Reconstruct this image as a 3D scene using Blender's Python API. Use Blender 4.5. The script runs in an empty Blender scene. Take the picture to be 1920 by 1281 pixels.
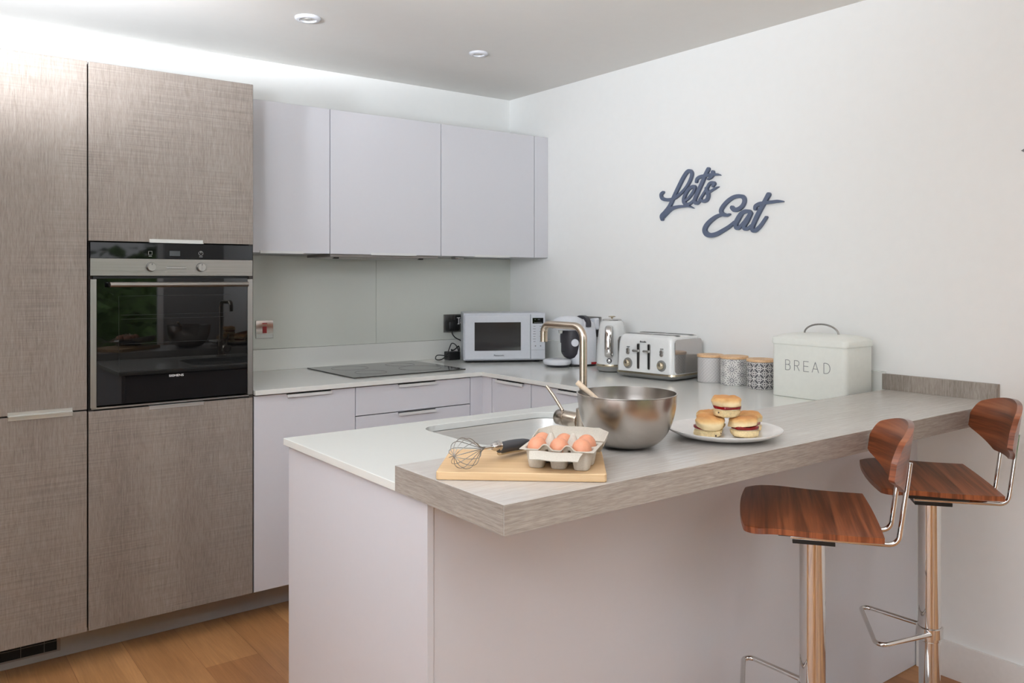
import bpy, bmesh, math, random
from math import sin, cos, pi, radians, sqrt, atan2
from mathutils import Vector, Matrix, noise

random.seed(7)
SC = bpy.context.scene
COL = SC.collection

# ------------------------------------------------------------------ helpers
def lin(r, g, b):
    f = lambda c: (c/255/12.92) if c/255 <= 0.04045 else ((c/255+0.055)/1.055)**2.4
    return (f(r), f(g), f(b), 1.0)


class MB:
    """collects shapes into one mesh"""
    def __init__(self):
        self.v = []; self.f = []; self.uv = None

    def add(self, vs, fs, M=None):
        o = len(self.v)
        for p in vs:
            p = Vector(p)
            self.v.append(M @ p if M is not None else p)
        for f in fs:
            self.f.append(tuple(i+o for i in f))
        return self

    def box(self, x0, x1, y0, y1, z0, z1, M=None):
        vs = [(x0,y0,z0),(x1,y0,z0),(x1,y1,z0),(x0,y1,z0),(x0,y0,z1),(x1,y0,z1),(x1,y1,z1),(x0,y1,z1)]
        fs = [(0,3,2,1),(4,5,6,7),(0,1,5,4),(1,2,6,5),(2,3,7,6),(3,0,4,7)]
        return self.add(vs, fs, M)

    def loft(self, rings, cap0=True, cap1=True, M=None, closed=True):
        n = len(rings[0]); vs = []; fs = []
        for r in rings: vs += list(r)
        for k in range(len(rings)-1):
            for i in range(n if closed else n-1):
                j = (i+1) % n
                fs.append((k*n+i, k*n+j, (k+1)*n+j, (k+1)*n+i))
        if cap0: fs.append(tuple(reversed(range(n))))
        if cap1: fs.append(tuple((len(rings)-1)*n+i for i in range(n)))
        return self.add(vs, fs, M)

    def lathe(self, prof, n=40, M=None, cap0=True, cap1=True):
        rings = []
        for r, z in prof:
            r = max(r, 1e-5)
            rings.append([(r*cos(2*pi*i/n), r*sin(2*pi*i/n), z) for i in range(n)])
        return self.loft(rings, cap0, cap1, M)

    def tube(self, path, r, n=12, closed=False, M=None):
        P = [Vector(p) for p in path]; m = len(P)
        rr = r if isinstance(r, (list, tuple)) else [r]*m
        T = []
        for i in range(m):
            if closed: t = P[(i+1) % m]-P[i-1]
            else: t = P[min(i+1, m-1)]-P[max(i-1, 0)]
            T.append(t.normalized())
        ref = Vector((0,0,1)) if abs(T[0].z) < .9 else Vector((1,0,0))
        u = (ref-T[0]*ref.dot(T[0])).normalized()
        rings = []
        for i in range(m):
            if i: u = (u-T[i]*u.dot(T[i])).normalized()
            w = T[i].cross(u)
            rings.append([P[i]+(u*cos(2*pi*k/n)+w*sin(2*pi*k/n))*rr[i] for k in range(n)])
        if closed:
            rings.append(rings[0])
            return self.loft(rings, False, False, M)
        return self.loft(rings, True, True, M)

    def prism(self, outline, z0, z1, M=None):
        return self.loft([[(x,y,z0) for x,y in outline], [(x,y,z1) for x,y in outline]], True, True, M)

    def grid(self, fn, nu, nv, thick=None, M=None):
        """surface fn(u,v) for u,v in 0..1; with thick = vector function the sheet is closed"""
        top = [fn(i/nu, j/nv) for j in range(nv+1) for i in range(nu+1)]
        W = nu+1
        fs = [(j*W+i, j*W+i+1, (j+1)*W+i+1, (j+1)*W+i) for j in range(nv) for i in range(nu)]
        if thick is None: return self.add(top, fs, M)
        bot = [Vector(p)+Vector(thick(i/nu, j/nv)) for j in range(nv+1) for i in range(nu+1) for p in [top[j*W+i]]]
        N = len(top)
        fs += [tuple(N+k for k in reversed(f)) for f in fs]
        for i in range(nu):
            fs.append((i+1, i, N+i, N+i+1)); a = nv*W+i; fs.append((a, a+1, N+a+1, N+a))
        for j in range(nv):
            a = j*W; b = (j+1)*W; fs.append((a, b, N+b, N+a)); a += nu; b += nu; fs.append((b, a, N+a, N+b))
        return self.add(list(top)+bot, fs, M)


def rrect(w, d, r, seg=6, cx=0., cy=0.):
    r = min(r, w/2-1e-5, d/2-1e-5); out = []
    for qx, qy, a0 in ((1,1,0),(-1,1,90),(-1,-1,180),(1,-1,270)):
        for k in range(seg+1):
            a = radians(a0+90*k/seg)
            out.append((cx+qx*(w/2-r)+r*cos(a), cy+qy*(d/2-r)+r*sin(a)))
    return out


def at_z(o, z): return [(x, y, z) for x, y in o]


def fillet(pts, r, seg=6):
    P = [Vector(p) for p in pts]; out = [P[0]]
    for i in range(1, len(P)-1):
        a = (P[i-1]-P[i]); b = (P[i+1]-P[i]); la, lb = a.length, b.length
        a.normalize(); b.normalize(); ang = a.angle(b)
        if ang > pi-.02: out.append(P[i]); continue
        t = min(r/math.tan(ang/2), la*.49, lb*.49); rr = t*math.tan(ang/2)
        c = P[i]+(a+b).normalized()*(rr/sin(ang/2))
        p0, p1 = P[i]+a*t, P[i]+b*t
        v0, v1 = p0-c, p1-c; tot = v0.angle(v1); ax = v0.cross(v1).normalized()
        for k in range(seg+1):
            out.append(c+Matrix.Rotation(tot*k/seg, 3, ax) @ v0)
    out.append(P[-1]); return out


def smooth_path(pts, n=8, closed=False):
    P = [Vector(p) for p in pts]; m = len(P); out = []
    for i in range(m if closed else m-1):
        g = lambda k: P[k % m] if closed else P[min(max(k, 0), m-1)]
        p0, p1, p2, p3 = g(i-1), g(i), g(i+1), g(i+2)
        for k in range(n):
            t = k/n
            out.append(.5*((2*p1)+(p2-p0)*t+(2*p0-5*p1+4*p2-p3)*t*t+(3*p1-p0-3*p2+p3)*t**3))
    if not closed: out.append(P[-1])
    return out


def obj(name, mb, m, parent=None, bevel=0., seg=2, ang=50, loc=None, rot=None, sub=0):
    me = bpy.data.meshes.new(name)
    bm = bmesh.new()
    vs = [bm.verts.new(p) for p in mb.v]
    for f in mb.f:
        try: bm.faces.new([vs[i] for i in f])
        except ValueError: pass
    bmesh.ops.remove_doubles(bm, verts=bm.verts, dist=1e-6)
    bmesh.ops.recalc_face_normals(bm, faces=bm.faces)
    if bevel > 0:
        es = [e for e in bm.edges if len(e.link_faces) == 2 and e.calc_face_angle(0) > radians(30)]
        bmesh.ops.bevel(bm, geom=es, offset=bevel, segments=seg, profile=.5, affect='EDGES', clamp_overlap=True)
    if sub:
        bmesh.ops.subdivide_edges(bm, edges=bm.edges, cuts=sub, use_grid_fill=True)
    bm.to_mesh(me); bm.free()
    me.polygons.foreach_set('use_smooth', [True]*len(me.polygons))
    try: me.set_sharp_from_angle(angle=radians(ang))
    except Exception: pass
    if m is not None: me.materials.append(m)
    o = bpy.data.objects.new(name, me); COL.objects.link(o)
    if bevel > 0:
        wn = o.modifiers.new('weighted_normal', 'WEIGHTED_NORMAL'); wn.keep_sharp = True; wn.weight = 100
    if parent is not None: o.parent = parent
    if loc is not None: o.location = loc
    if rot is not None: o.rotation_euler = rot
    return o


def thing(name, label, cat, loc=(0,0,0), rotz=0., group=None):
    o = bpy.data.objects.new(name, None); COL.objects.link(o)
    o.location = loc; o.rotation_euler = (0, 0, rotz); o.empty_display_size = .05
    o['label'] = label; o['category'] = cat
    if group: o['group'] = group
    return o


def tag(o, label, cat, group=None):
    o['label'] = label; o['category'] = cat
    if group: o['group'] = group
    return o


def struct(o): o['kind'] = 'structure'; return o


def copy_thing(root, loc, rotz, label):
    r = root.copy(); COL.objects.link(r); r.location = loc; r.rotation_euler = (0, 0, rotz); r['label'] = label
    for ch in list(root.children):
        c = ch.copy(); COL.objects.link(c); c.parent = r
        for g in list(ch.children):
            d = g.copy(); COL.objects.link(d); d.parent = c
    return r


def add_text(name, body, m, parent, origin, right, up, width, height=None, ext=.0006, thin=0., space=1.):
    cu = bpy.data.curves.new(name, 'FONT'); cu.body = body; cu.extrude = .01; cu.offset = thin
    cu.align_x = 'CENTER'; cu.align_y = 'CENTER'; cu.space_character = space; cu.resolution_u = 4
    to = bpy.data.objects.new(name+'_tmp', cu); COL.objects.link(to)
    dg = bpy.context.evaluated_depsgraph_get()
    me = bpy.data.meshes.new_from_object(to.evaluated_get(dg))
    bpy.data.objects.remove(to); bpy.data.curves.remove(cu)
    xs = [v.co.x for v in me.vertices]; ys = [v.co.y for v in me.vertices]
    w = max(xs)-min(xs); h = max(ys)-min(ys); cx = (max(xs)+min(xs))/2; cy = (max(ys)+min(ys))/2
    sx = width/w; sy = (height/h) if height else sx
    R = Vector(right).normalized(); U = Vector(up).normalized(); N = R.cross(U)
    for v in me.vertices:
        v.co = Vector(origin)+R*((v.co.x-cx)*sx)+U*((v.co.y-cy)*sy)+N*(v.co.z*ext/.01)
    me.name = name; me.materials.append(m)
    o = bpy.data.objects.new(name, me); COL.objects.link(o); o.parent = parent
    return o


def ribbon(mb, pts, widths, place, d0, d1, n=6, cap=6, rise=0.):
    """flat stroke of varying width; place(a,b,depth)->world point"""
    P = smooth_path([(a, b, 0) for a, b in pts], n); m = len(P)
    if isinstance(widths, (int, float)): widths = [widths]*len(pts)
    W = []
    for i in range(m):
        t = i/(m-1)*(len(widths)-1); k = min(int(t), len(widths)-2); W.append(widths[k]*(1-(t-k))+widths[k+1]*(t-k))
    L = []; Rr = []
    for i in range(m):
        t = (P[min(i+1, m-1)]-P[max(i-1, 0)]).normalized(); nn = Vector((-t.y, t.x, 0))
        L.append(P[i]+nn*W[i]/2); Rr.append(P[i]-nn*W[i]/2)
    def arc(c, start, w, sgn):
        out = []; v = start-c
        for k in range(1, cap): out.append(c+Matrix.Rotation(sgn*pi*k/cap, 3, 'Z') @ v)
        return out
    # quads along the stroke, caps as fans
    def slab(poly, e=0.):
        vs = [place(p.x, p.y, d0) for p in poly]+[place(p.x, p.y, d1+e) for p in poly]; k = len(poly)
        fs = [tuple(range(k)), tuple(reversed(range(k, 2*k)))]+[(i, (i+1) % k, k+(i+1) % k, k+i) for i in range(k)]
        mb.add(vs, fs)
    vs = []; fs = []
    for i in range(m):
        for p in (L[i], Rr[i]):
            vs += [place(p.x, p.y, d0), place(p.x, p.y, d1+rise*i/m)]
    for i in range(m-1):
        a = 4*i; b = a+4
        fs += [(a, a+2, b+2, b), (a+1, b+1, b+3, a+3), (a, b, b+1, a+1), (a+2, a+3, b+3, b+2)]
    fs += [(0, 1, 3, 2), (4*m-4, 4*m-2, 4*m-1, 4*m-3)]
    mb.add(vs, fs)
    if W[0] > 1e-6: slab([L[0]]+arc(P[0], L[0], W[0], 1)+[Rr[0]])
    if W[-1] > 1e-6: slab([Rr[-1]]+arc(P[-1], Rr[-1], W[-1], 1)+[L[-1]], rise)


# ------------------------------------------------------------------ materials
class NT:
    def __init__(self, name):
        self.m = bpy.data.materials.new(name); self.m.use_nodes = True
        self.t = self.m.node_tree; self.b = self.t.nodes['Principled BSDF']

    def n(self, typ, **kw):
        nd = self.t.nodes.new(typ)
        for k, v in kw.items(): setattr(nd, k, v)
        return nd

    def l(self, a, b): self.t.links.new(a, b); return self

    def coord(self, out='Object'): return self.n('ShaderNodeTexCoord').outputs[out]

    def mapped(self, vec, scale=(1,1,1), rot=(0,0,0), loc=(0,0,0)):
        mp = self.n('ShaderNodeMapping'); self.l(vec, mp.inputs['Vector'])
        mp.inputs['Scale'].default_value = scale; mp.inputs['Rotation'].default_value = rot; mp.inputs['Location'].default_value = loc
        return mp.outputs[0]

    def noise(self, vec, scale=1., detail=3., rough=.5, dist=0.):
        nd = self.n('ShaderNodeTexNoise'); self.l(vec, nd.inputs['Vector'])
        nd.inputs['Scale'].default_value = scale; nd.inputs['Detail'].default_value = detail
        nd.inputs['Roughness'].default_value = rough; nd.inputs['Distortion'].default_value = dist
        return nd.outputs[0]

    def math(self, op, a, b=None, c=None):
        nd = self.n('ShaderNodeMath', operation=op)
        for i, x in enumerate((a, b, c)):
            if x is None: continue
            if isinstance(x, (int, float)): nd.inputs[i].default_value = x
            else: self.l(x, nd.inputs[i])
        return nd.outputs[0]

    def ramp(self, fac, stops):
        nd = self.n('ShaderNodeValToRGB'); self.l(fac, nd.inputs[0]); cr = nd.color_ramp
        while len(cr.elements) < len(stops): cr.elements.new(.5)
        for e, (p, c) in zip(cr.elements, stops): e.position = p; e.color = c
        return nd.outputs[0]

    def mix(self, fac, a, b, mode='MIX'):
        nd = self.n('ShaderNodeMix', data_type='RGBA', blend_type=mode)
        if isinstance(fac, (int, float)): nd.inputs[0].default_value = fac
        else: self.l(fac, nd.inputs[0])
        for i, x in ((6, a), (7, b)):
            if isinstance(x, tuple): nd.inputs[i].default_value = x
            else: self.l(x, nd.inputs[i])
        return nd.outputs[2]

    def bump(self, h, strength=.2, dist=.002):
        nd = self.n('ShaderNodeBump'); nd.inputs['Strength'].default_value = strength; nd.inputs['Distance'].default_value = dist
        self.l(h, nd.inputs['Height']); self.l(nd.outputs[0], self.b.inputs['Normal'])

    def base(self, x):
        if isinstance(x, tuple): self.b.inputs['Base Color'].default_value = x
        else: self.l(x, self.b.inputs['Base Color'])


def plain(name, rgb, rough=.5, metal=0., spec=None, coat=0., speck=0., nscale=60., trans=0., ior=None):
    k = NT(name); c = lin(*rgb)
    k.b.inputs['Roughness'].default_value = rough; k.b.inputs['Metallic'].default_value = metal
    if spec is not None: k.b.inputs['Specular IOR Level'].default_value = spec
    if coat: k.b.inputs['Coat Weight'].default_value = coat; k.b.inputs['Coat Roughness'].default_value = .05
    if trans: k.b.inputs['Transmission Weight'].default_value = trans
    if ior: k.b.inputs['IOR'].default_value = ior
    s = speck if speck else .015
    n = k.noise(k.coord(), nscale, 2)
    k.base(k.ramp(n, [(.3, tuple(x*(1-s) for x in c[:3])+(1,)), (.7, tuple(min(1, x*(1+s)) for x in c[:3])+(1,))]))
    return k.m


def brushed(name, rgb, rough=.3, axis=2, amount=.12, stretch=220):
    k = NT(name); c = lin(*rgb)
    sc = [stretch]*3; sc[axis] = 3.
    n = k.noise(k.mapped(k.coord(), tuple(sc)), 1., 3)
    k.base(k.ramp(n, [(.25, tuple(x*(1-amount) for x in c[:3])+(1,)), (.75, tuple(min(1, x*(1+amount)) for x in c[:3])+(1,))]))
    k.b.inputs['Metallic'].default_value = 1.
    k.l(k.math('MULTIPLY_ADD', n, .16, rough-.08), k.b.inputs['Roughness'])
    return k.m


def oak(name, axis, dark, mid, light, saw=.5, fine=70., rough=.55, el=.045):
    """grey limed-oak laminate: grain along axis, optional saw marks across it"""
    k = NT(name); co = k.coord()
    a = {'X': 0, 'Y': 1, 'Z': 2}[axis]
    s1 = [fine]*3; s1[a] = fine*el
    s2 = [6.]*3; s2[a] = .25
    s3 = [fine*3.2]*3; s3[a] = fine*el*3.2
    n1 = k.noise(k.mapped(co, tuple(s1)), 1., 4, .6, .5)
    n2 = k.noise(k.mapped(co, tuple(s2), loc=(3.1, 1.7, .4)), 1., 2)
    n3 = k.noise(k.mapped(co, tuple(s3)), 1., 3, .6)
    v = k.math('ADD', k.math('MULTIPLY', n1, .40), k.math('MULTIPLY', n2, .25))
    v = k.math('ADD', v, k.math('MULTIPLY', n3, .35))
    c = k.ramp(v, [(.36, lin(*dark)), (.50, lin(*mid)), (.64, lin(*light))])
    if saw:
        s4 = [3.]*3; s4[a] = 175.
        s5 = [5.]*3; s5[a] = 4.
        n4 = k.noise(k.mapped(co, tuple(s4)), 1., 2, .5)
        n5 = k.noise(k.mapped(co, tuple(s5), loc=(8, 2, 5)), 1., 2)
        msk = k.ramp(n5, [(.38, (.1,.1,.1,1)), (.62, (1,1,1,1))])
        ln = k.ramp(n4, [(.38, (.84,.84,.84,1)), (.60, (1.07,1.07,1.07,1))])
        c = k.mix(k.math('MULTIPLY', msk, saw), c, k.mix(1., c, ln, 'MULTIPLY'))
    k.base(c); k.b.inputs['Roughness'].default_value = rough
    k.bump(n3, .12, .0006)
    return k.m


def walnut(name, across='Y', rough=.32):
    k = NT(name); co = k.coord(); a = {'X': 0, 'Y': 1, 'Z': 2}[across]
    s1 = [3.]*3; s1[0] = 1.5; s1[a] = 38.
    s2 = [8.]*3; s2[a] = 260.
    n1 = k.noise(k.mapped(co, tuple(s1), loc=(1., 2., .3)), 1., 3, .55, .7)
    n2 = k.noise(k.mapped(co, tuple(s2)), 1., 2)
    v = k.math('ADD', k.math('MULTIPLY', n1, .8), k.math('MULTIPLY', n2, .2))
    k.base(k.ramp(v, [(.30, lin(64, 31, 17)), (.44, lin(112, 58, 32)), (.55, lin(144, 79, 46)), (.70, lin(168, 101, 62))]))
    k.b.inputs['Roughness'].default_value = rough
    k.b.inputs['Coat Weight'].default_value = .25; k.b.inputs['Coat Roughness'].default_value = .2
    return k.m


def floor_mat():
    k = NT('oak_plank_floor'); co = k.coord()
    sep = k.n('ShaderNodeSeparateXYZ'); k.l(co, sep.inputs[0])
    cmb = k.n('ShaderNodeCombineXYZ'); k.l(sep.outputs[1], cmb.inputs[0]); k.l(sep.outputs[0], cmb.inputs[1])
    mp = k.mapped(cmb.outputs[0], (1, 1, 1), loc=(.33, .145, 0))
    br = k.n('ShaderNodeTexBrick'); k.l(mp, br.inputs['Vector'])
    br.offset = .37; br.inputs['Scale'].default_value = 1.
    br.inputs['Brick Width'].default_value = 1.6; br.inputs['Row Height'].default_value = .19
    br.inputs['Mortar Size'].default_value = .0009; br.inputs['Mortar Smooth'].default_value = .3
    br.inputs['Color1'].default_value = lin(160, 110, 68); br.inputs['Color2'].default_value = lin(202, 152, 102)
    br.inputs['Mortar'].default_value = lin(146, 98, 60); br.inputs['Bias'].default_value = 0.
    n1 = k.noise(k.mapped(co, (22, 1.6, 1)), 1., 5, .6, 1.2)
    n2 = k.noise(k.mapped(co, (180, 8, 1)), 1., 3)
    n3 = k.noise(k.mapped(co, (4., 1.2, 1)), 1., 2, .5, .8)
    g = k.ramp(k.math('ADD', k.math('MULTIPLY', n1, .6), k.math('MULTIPLY', n2, .4)), [(.3, (.74,.70,.66,1)), (.7, (1.1,1.1,1.1,1))])
    c = k.mix(1., br.outputs[0], g, 'MULTIPLY')
    c = k.mix(1., c, k.ramp(n3, [(.3, (.86,.82,.78,1)), (.7, (1.08,1.06,1.05,1))]), 'MULTIPLY')
    k.base(c); k.b.inputs['Roughness'].default_value = .42
    k.bump(n2, .08, .0005)
    return k.m


def uvs(k):
    sep = k.n('ShaderNodeSeparateXYZ'); k.l(k.coord('UV'), sep.inputs[0]); return sep.outputs[0], sep.outputs[1]


def pattern_mat(name, kind):
    """printed canister patterns on the u (round the can) / v (up) grid of repeat 1"""
    k = NT(name); u, v = uvs(k); m = k.math
    fr = lambda x: m('FRACT', x)
    cen = lambda x: m('ABSOLUTE', m('SUBTRACT', fr(x), .5))       # 0 at cell centre, .5 at border
    lt = lambda a, b: m('LESS_THAN', a, b)
    gt = lambda a, b: m('GREATER_THAN', a, b)
    mx = lambda a, b: m('MAXIMUM', a, b)
    mn = lambda a, b: m('MINIMUM', a, b)
    dist = lambda du, dv: m('SQRT', m('ADD', m('MULTIPLY', du, du), m('MULTIPLY', dv, dv)))
    ring = lambda d, r, w: lt(m('ABSOLUTE', m('SUBTRACT', d, r)), w)
    if kind == 0:       # light diagonal lattice on grey with a small light diamond in each cell
        a = m('ADD', u, v); b = m('SUBTRACT', u, v)
        lines = mx(gt(cen(a), .385), gt(cen(b), .385))
        dia = lt(mx(cen(a), cen(b)), .20); hole = lt(mx(cen(a), cen(b)), .10)
        f = mx(lines, m('SUBTRACT', dia, hole)); dark, light = lin(148, 144, 144), lin(222, 220, 218)
    elif kind == 1:     # grey rings and dots in staggered columns on off-white
        col = m('MULTIPLY', m('MODULO', m('FLOOR', u), 2.), .5); vv = m('ADD', v, col)
        du = m('SUBTRACT', fr(u), .5); dv = m('SUBTRACT', fr(vv), .5)
        d = dist(du, dv); ang = m('ARCTAN2', dv, du)
        g = mx(lt(d, .055), ring(d, .17, .045))
        g = mx(g, m('MULTIPLY', ring(d, .32, .045), gt(m('SINE', m('MULTIPLY', ang, 12.)), -.1)))
        g = mx(g, m('MULTIPLY', ring(d, .455, .04), gt(m('SINE', m('MULTIPLY', ang, 12.)), .1)))
        f = m('SUBTRACT', 1., g); dark, light = lin(112, 110, 114), lin(216, 214, 210)
    else:               # light outlined petals and ringed dots on dark grey
        a = m('ADD', u, v); b = m('SUBTRACT', u, v)
        pet = lambda p, q: lt(m('ABSOLUTE', m('SUBTRACT', cen(q), m('MULTIPLY', m('SINE', m('MULTIPLY', fr(m('SUBTRACT', p, .5)), pi)), .2))), .04)
        f = mx(pet(a, b), pet(b, a))
        ia = m('SUBTRACT', fr(m('ADD', a, .5)), .5); ib = m('SUBTRACT', fr(m('ADD', b, .5)), .5)
        d = dist(ia, ib)
        f = mx(f, ring(d, .16, .05)); dark, light = lin(92, 90, 94), lin(222, 220, 216)
    k.base(k.mix(f, dark, light)); k.b.inputs['Roughness'].default_value = .38
    return k.m


def oven_window_mat():
    k = NT('oven_door_black_glass'); k.b.inputs['Roughness'].default_value = .02
    k.base(k.ramp(k.noise(k.coord(), 20., 1), [(.4, lin(7, 7, 8)), (.6, lin(9, 9, 10))])); return k.m


M = {}
M['wall'] = plain('matte_white_wall_paint', (238, 238, 236), .75, speck=.006, nscale=25)
M['wallfront'] = plain('dimmed_taupe_wall', (140, 136, 132), .8)  # darkened colour stands in for a dim far room in the oven reflection
M['ceiling'] = plain('white_ceiling_paint', (222, 220, 216), .8, speck=.006, nscale=20)
M['cab'] = plain('lilac_white_matt_lacquer', (211, 210, 215), .38, speck=.004)
M['cabbody'] = plain('white_carcass_board', (205, 203, 204), .5)
M['stone'] = plain('white_quartz', (226, 226, 221), .13, speck=.02, nscale=900)
M['glassback'] = plain('grey_green_back_painted_glass', (212, 214, 206), .12, speck=.003)
M['oakdoor'] = oak('grey_oak_laminate_door', 'Z', (119, 108, 99), (138, 128, 120), (154, 145, 137), saw=.8, fine=200, el=.07)
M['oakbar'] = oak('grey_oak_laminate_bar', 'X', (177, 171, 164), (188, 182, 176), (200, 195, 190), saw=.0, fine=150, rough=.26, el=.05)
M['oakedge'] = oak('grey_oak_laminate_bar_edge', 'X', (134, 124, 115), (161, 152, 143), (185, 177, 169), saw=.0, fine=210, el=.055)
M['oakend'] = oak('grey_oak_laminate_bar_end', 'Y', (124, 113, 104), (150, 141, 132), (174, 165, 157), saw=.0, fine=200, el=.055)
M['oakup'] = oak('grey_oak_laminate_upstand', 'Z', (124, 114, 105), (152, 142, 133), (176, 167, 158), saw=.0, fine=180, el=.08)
M['shadow'] = plain('dark_gap_shadow', (52, 44, 40), .6)  # dark carcass colour paints the shadow in the door gaps
M['plinth'] = plain('grey_plinth_board', (176, 172, 168), .35)
M['alu'] = plain('satin_aluminium', (206, 205, 202), .35, metal=.75)
M['whitemetal'] = plain('off_white_profile_edge', (216, 215, 214), .4)
M['steel'] = brushed('brushed_stainless_steel', (146, 142, 137), .30, axis=0)
M['steelv'] = brushed('brushed_steel_trim', (160, 157, 153), .33, axis=2)
M['sinksteel'] = brushed('satin_sink_steel', (204, 204, 202), .46, axis=0, amount=.05)
M['bowlsteel'] = plain('spun_bowl_steel', (186, 180, 174), .26, metal=1., speck=.02, nscale=300)
M['chrome'] = plain('polished_chrome', (214, 212, 210), .06, metal=1.)
M['nickel'] = plain('brushed_nickel_tap', (196, 184, 170), .25, metal=1., speck=.01)
M['blackglass'] = plain('black_gloss_glass', (9, 9, 10), .03, spec=.32)
M['ovenglass'] = oven_window_mat()
M['hob'] = plain('dark_ceramic_hob_glass', (38, 36, 34), .09, spec=.8)
M['black'] = plain('black_plastic', (22, 21, 22), .4)
M['charcoal'] = plain('charcoal_soft_plastic', (52, 50, 56), .45)
M['rubber'] = plain('dark_grey_rubber', (62, 62, 66), .6)
M['whiteplastic'] = plain('white_gloss_plastic', (222, 224, 230), .25)
M['microwhite'] = plain('white_microwave_enamel', (206, 209, 216), .3)
M['enamel'] = plain('cream_white_enamel', (229, 230, 223), .4)
M['toaster'] = plain('glossy_white_enamel', (226, 227, 226), .10, coat=.6)
M['cream'] = plain('champagne_metal', (196, 184, 160), .25, metal=.9)
M['greybase'] = plain('mid_grey_plastic_base', (128, 127, 124), .4)
M['textgrey'] = plain('grey_print', (120, 122, 124), .5)
M['textdark'] = plain('dark_grey_print', (70, 72, 78), .5)
M['textwhite'] = plain('white_print', (226, 226, 226), .5)
M['red'] = plain('red_plastic', (150, 22, 26), .35)
M['label'] = plain('pale_sticker', (206, 208, 204), .5)
M['lidwood'] = oak('beech_lid', 'X', (196, 152, 108), (216, 176, 134), (230, 196, 156), saw=0, fine=60, rough=.5)
M['boardwood'] = oak('pale_beech_board', 'X', (192, 156, 114), (210, 176, 134), (224, 194, 154), saw=0, fine=26, rough=.55)
M['spoonwood'] = oak('pale_wooden_spoon', 'Z', (196, 174, 148), (212, 192, 168), (224, 208, 188), saw=0, fine=80, rough=.6)
M['walnut'] = walnut('walnut_veneer_seat', 'Y'); M['walnutback'] = walnut('walnut_veneer_back', 'Z')
M['floor'] = floor_mat()
M['card'] = plain('moulded_grey_card', (192, 184, 172), .9, speck=.06, nscale=420)
M['egg'] = plain('brown_eggshell', (208, 142, 110), .45, speck=.05, nscale=260)
M['egg2'] = plain('pale_brown_eggshell', (216, 156, 122), .45, speck=.05, nscale=240)
M['plate'] = plain('white_glazed_plate', (226, 224, 222), .18)
M['sconebot'] = plain('crumbly_scone', (226, 204, 158), .9, speck=.12, nscale=220)
M['jam'] = plain('red_jam', (128, 18, 22), .15, speck=.3, nscale=180)
M['cream_fill'] = plain('clotted_cream', (236, 224, 196), .6)
M['toasterside'] = plain('polished_pale_steel', (196, 192, 190), .09, metal=.75)
M['sign'] = plain('slate_blue_painted_wood', (92, 102, 124), .55)
M['skirting'] = plain('white_satin_skirting', (224, 219, 214), .5)
M['grille'] = plain('black_vent_and_slot_shade', (10, 9, 9), .7)  # black for the vent backing and the painted shade above handles
M['leaf'] = plain('garden_foliage', (112, 140, 72), .7, speck=.5, nscale=9)
M['lawn'] = plain('garden_lawn', (86, 104, 58), .9, speck=.3, nscale=6)
M['pane'] = None


def scone_top():
    k = NT('golden_scone_crust'); co = k.coord()
    n = k.noise(co, 42., 4, .6)
    sep = k.n('ShaderNodeSeparateXYZ'); k.l(co, sep.inputs[0])
    hz = k.math('MULTIPLY', k.math('SUBTRACT', sep.outputs[2], .034), 62.)
    v = k.math('ADD', k.math('MULTIPLY', hz, .75), k.math('MULTIPLY', n, .5))
    k.base(k.ramp(v, [(.28, lin(230, 208, 164)), (.62, lin(220, 178, 120)), (1., lin(194, 138, 82))]))
    k.b.inputs['Roughness'].default_value = .75; k.bump(n, .5, .003); return k.m
M['scone'] = scone_top()

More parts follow.
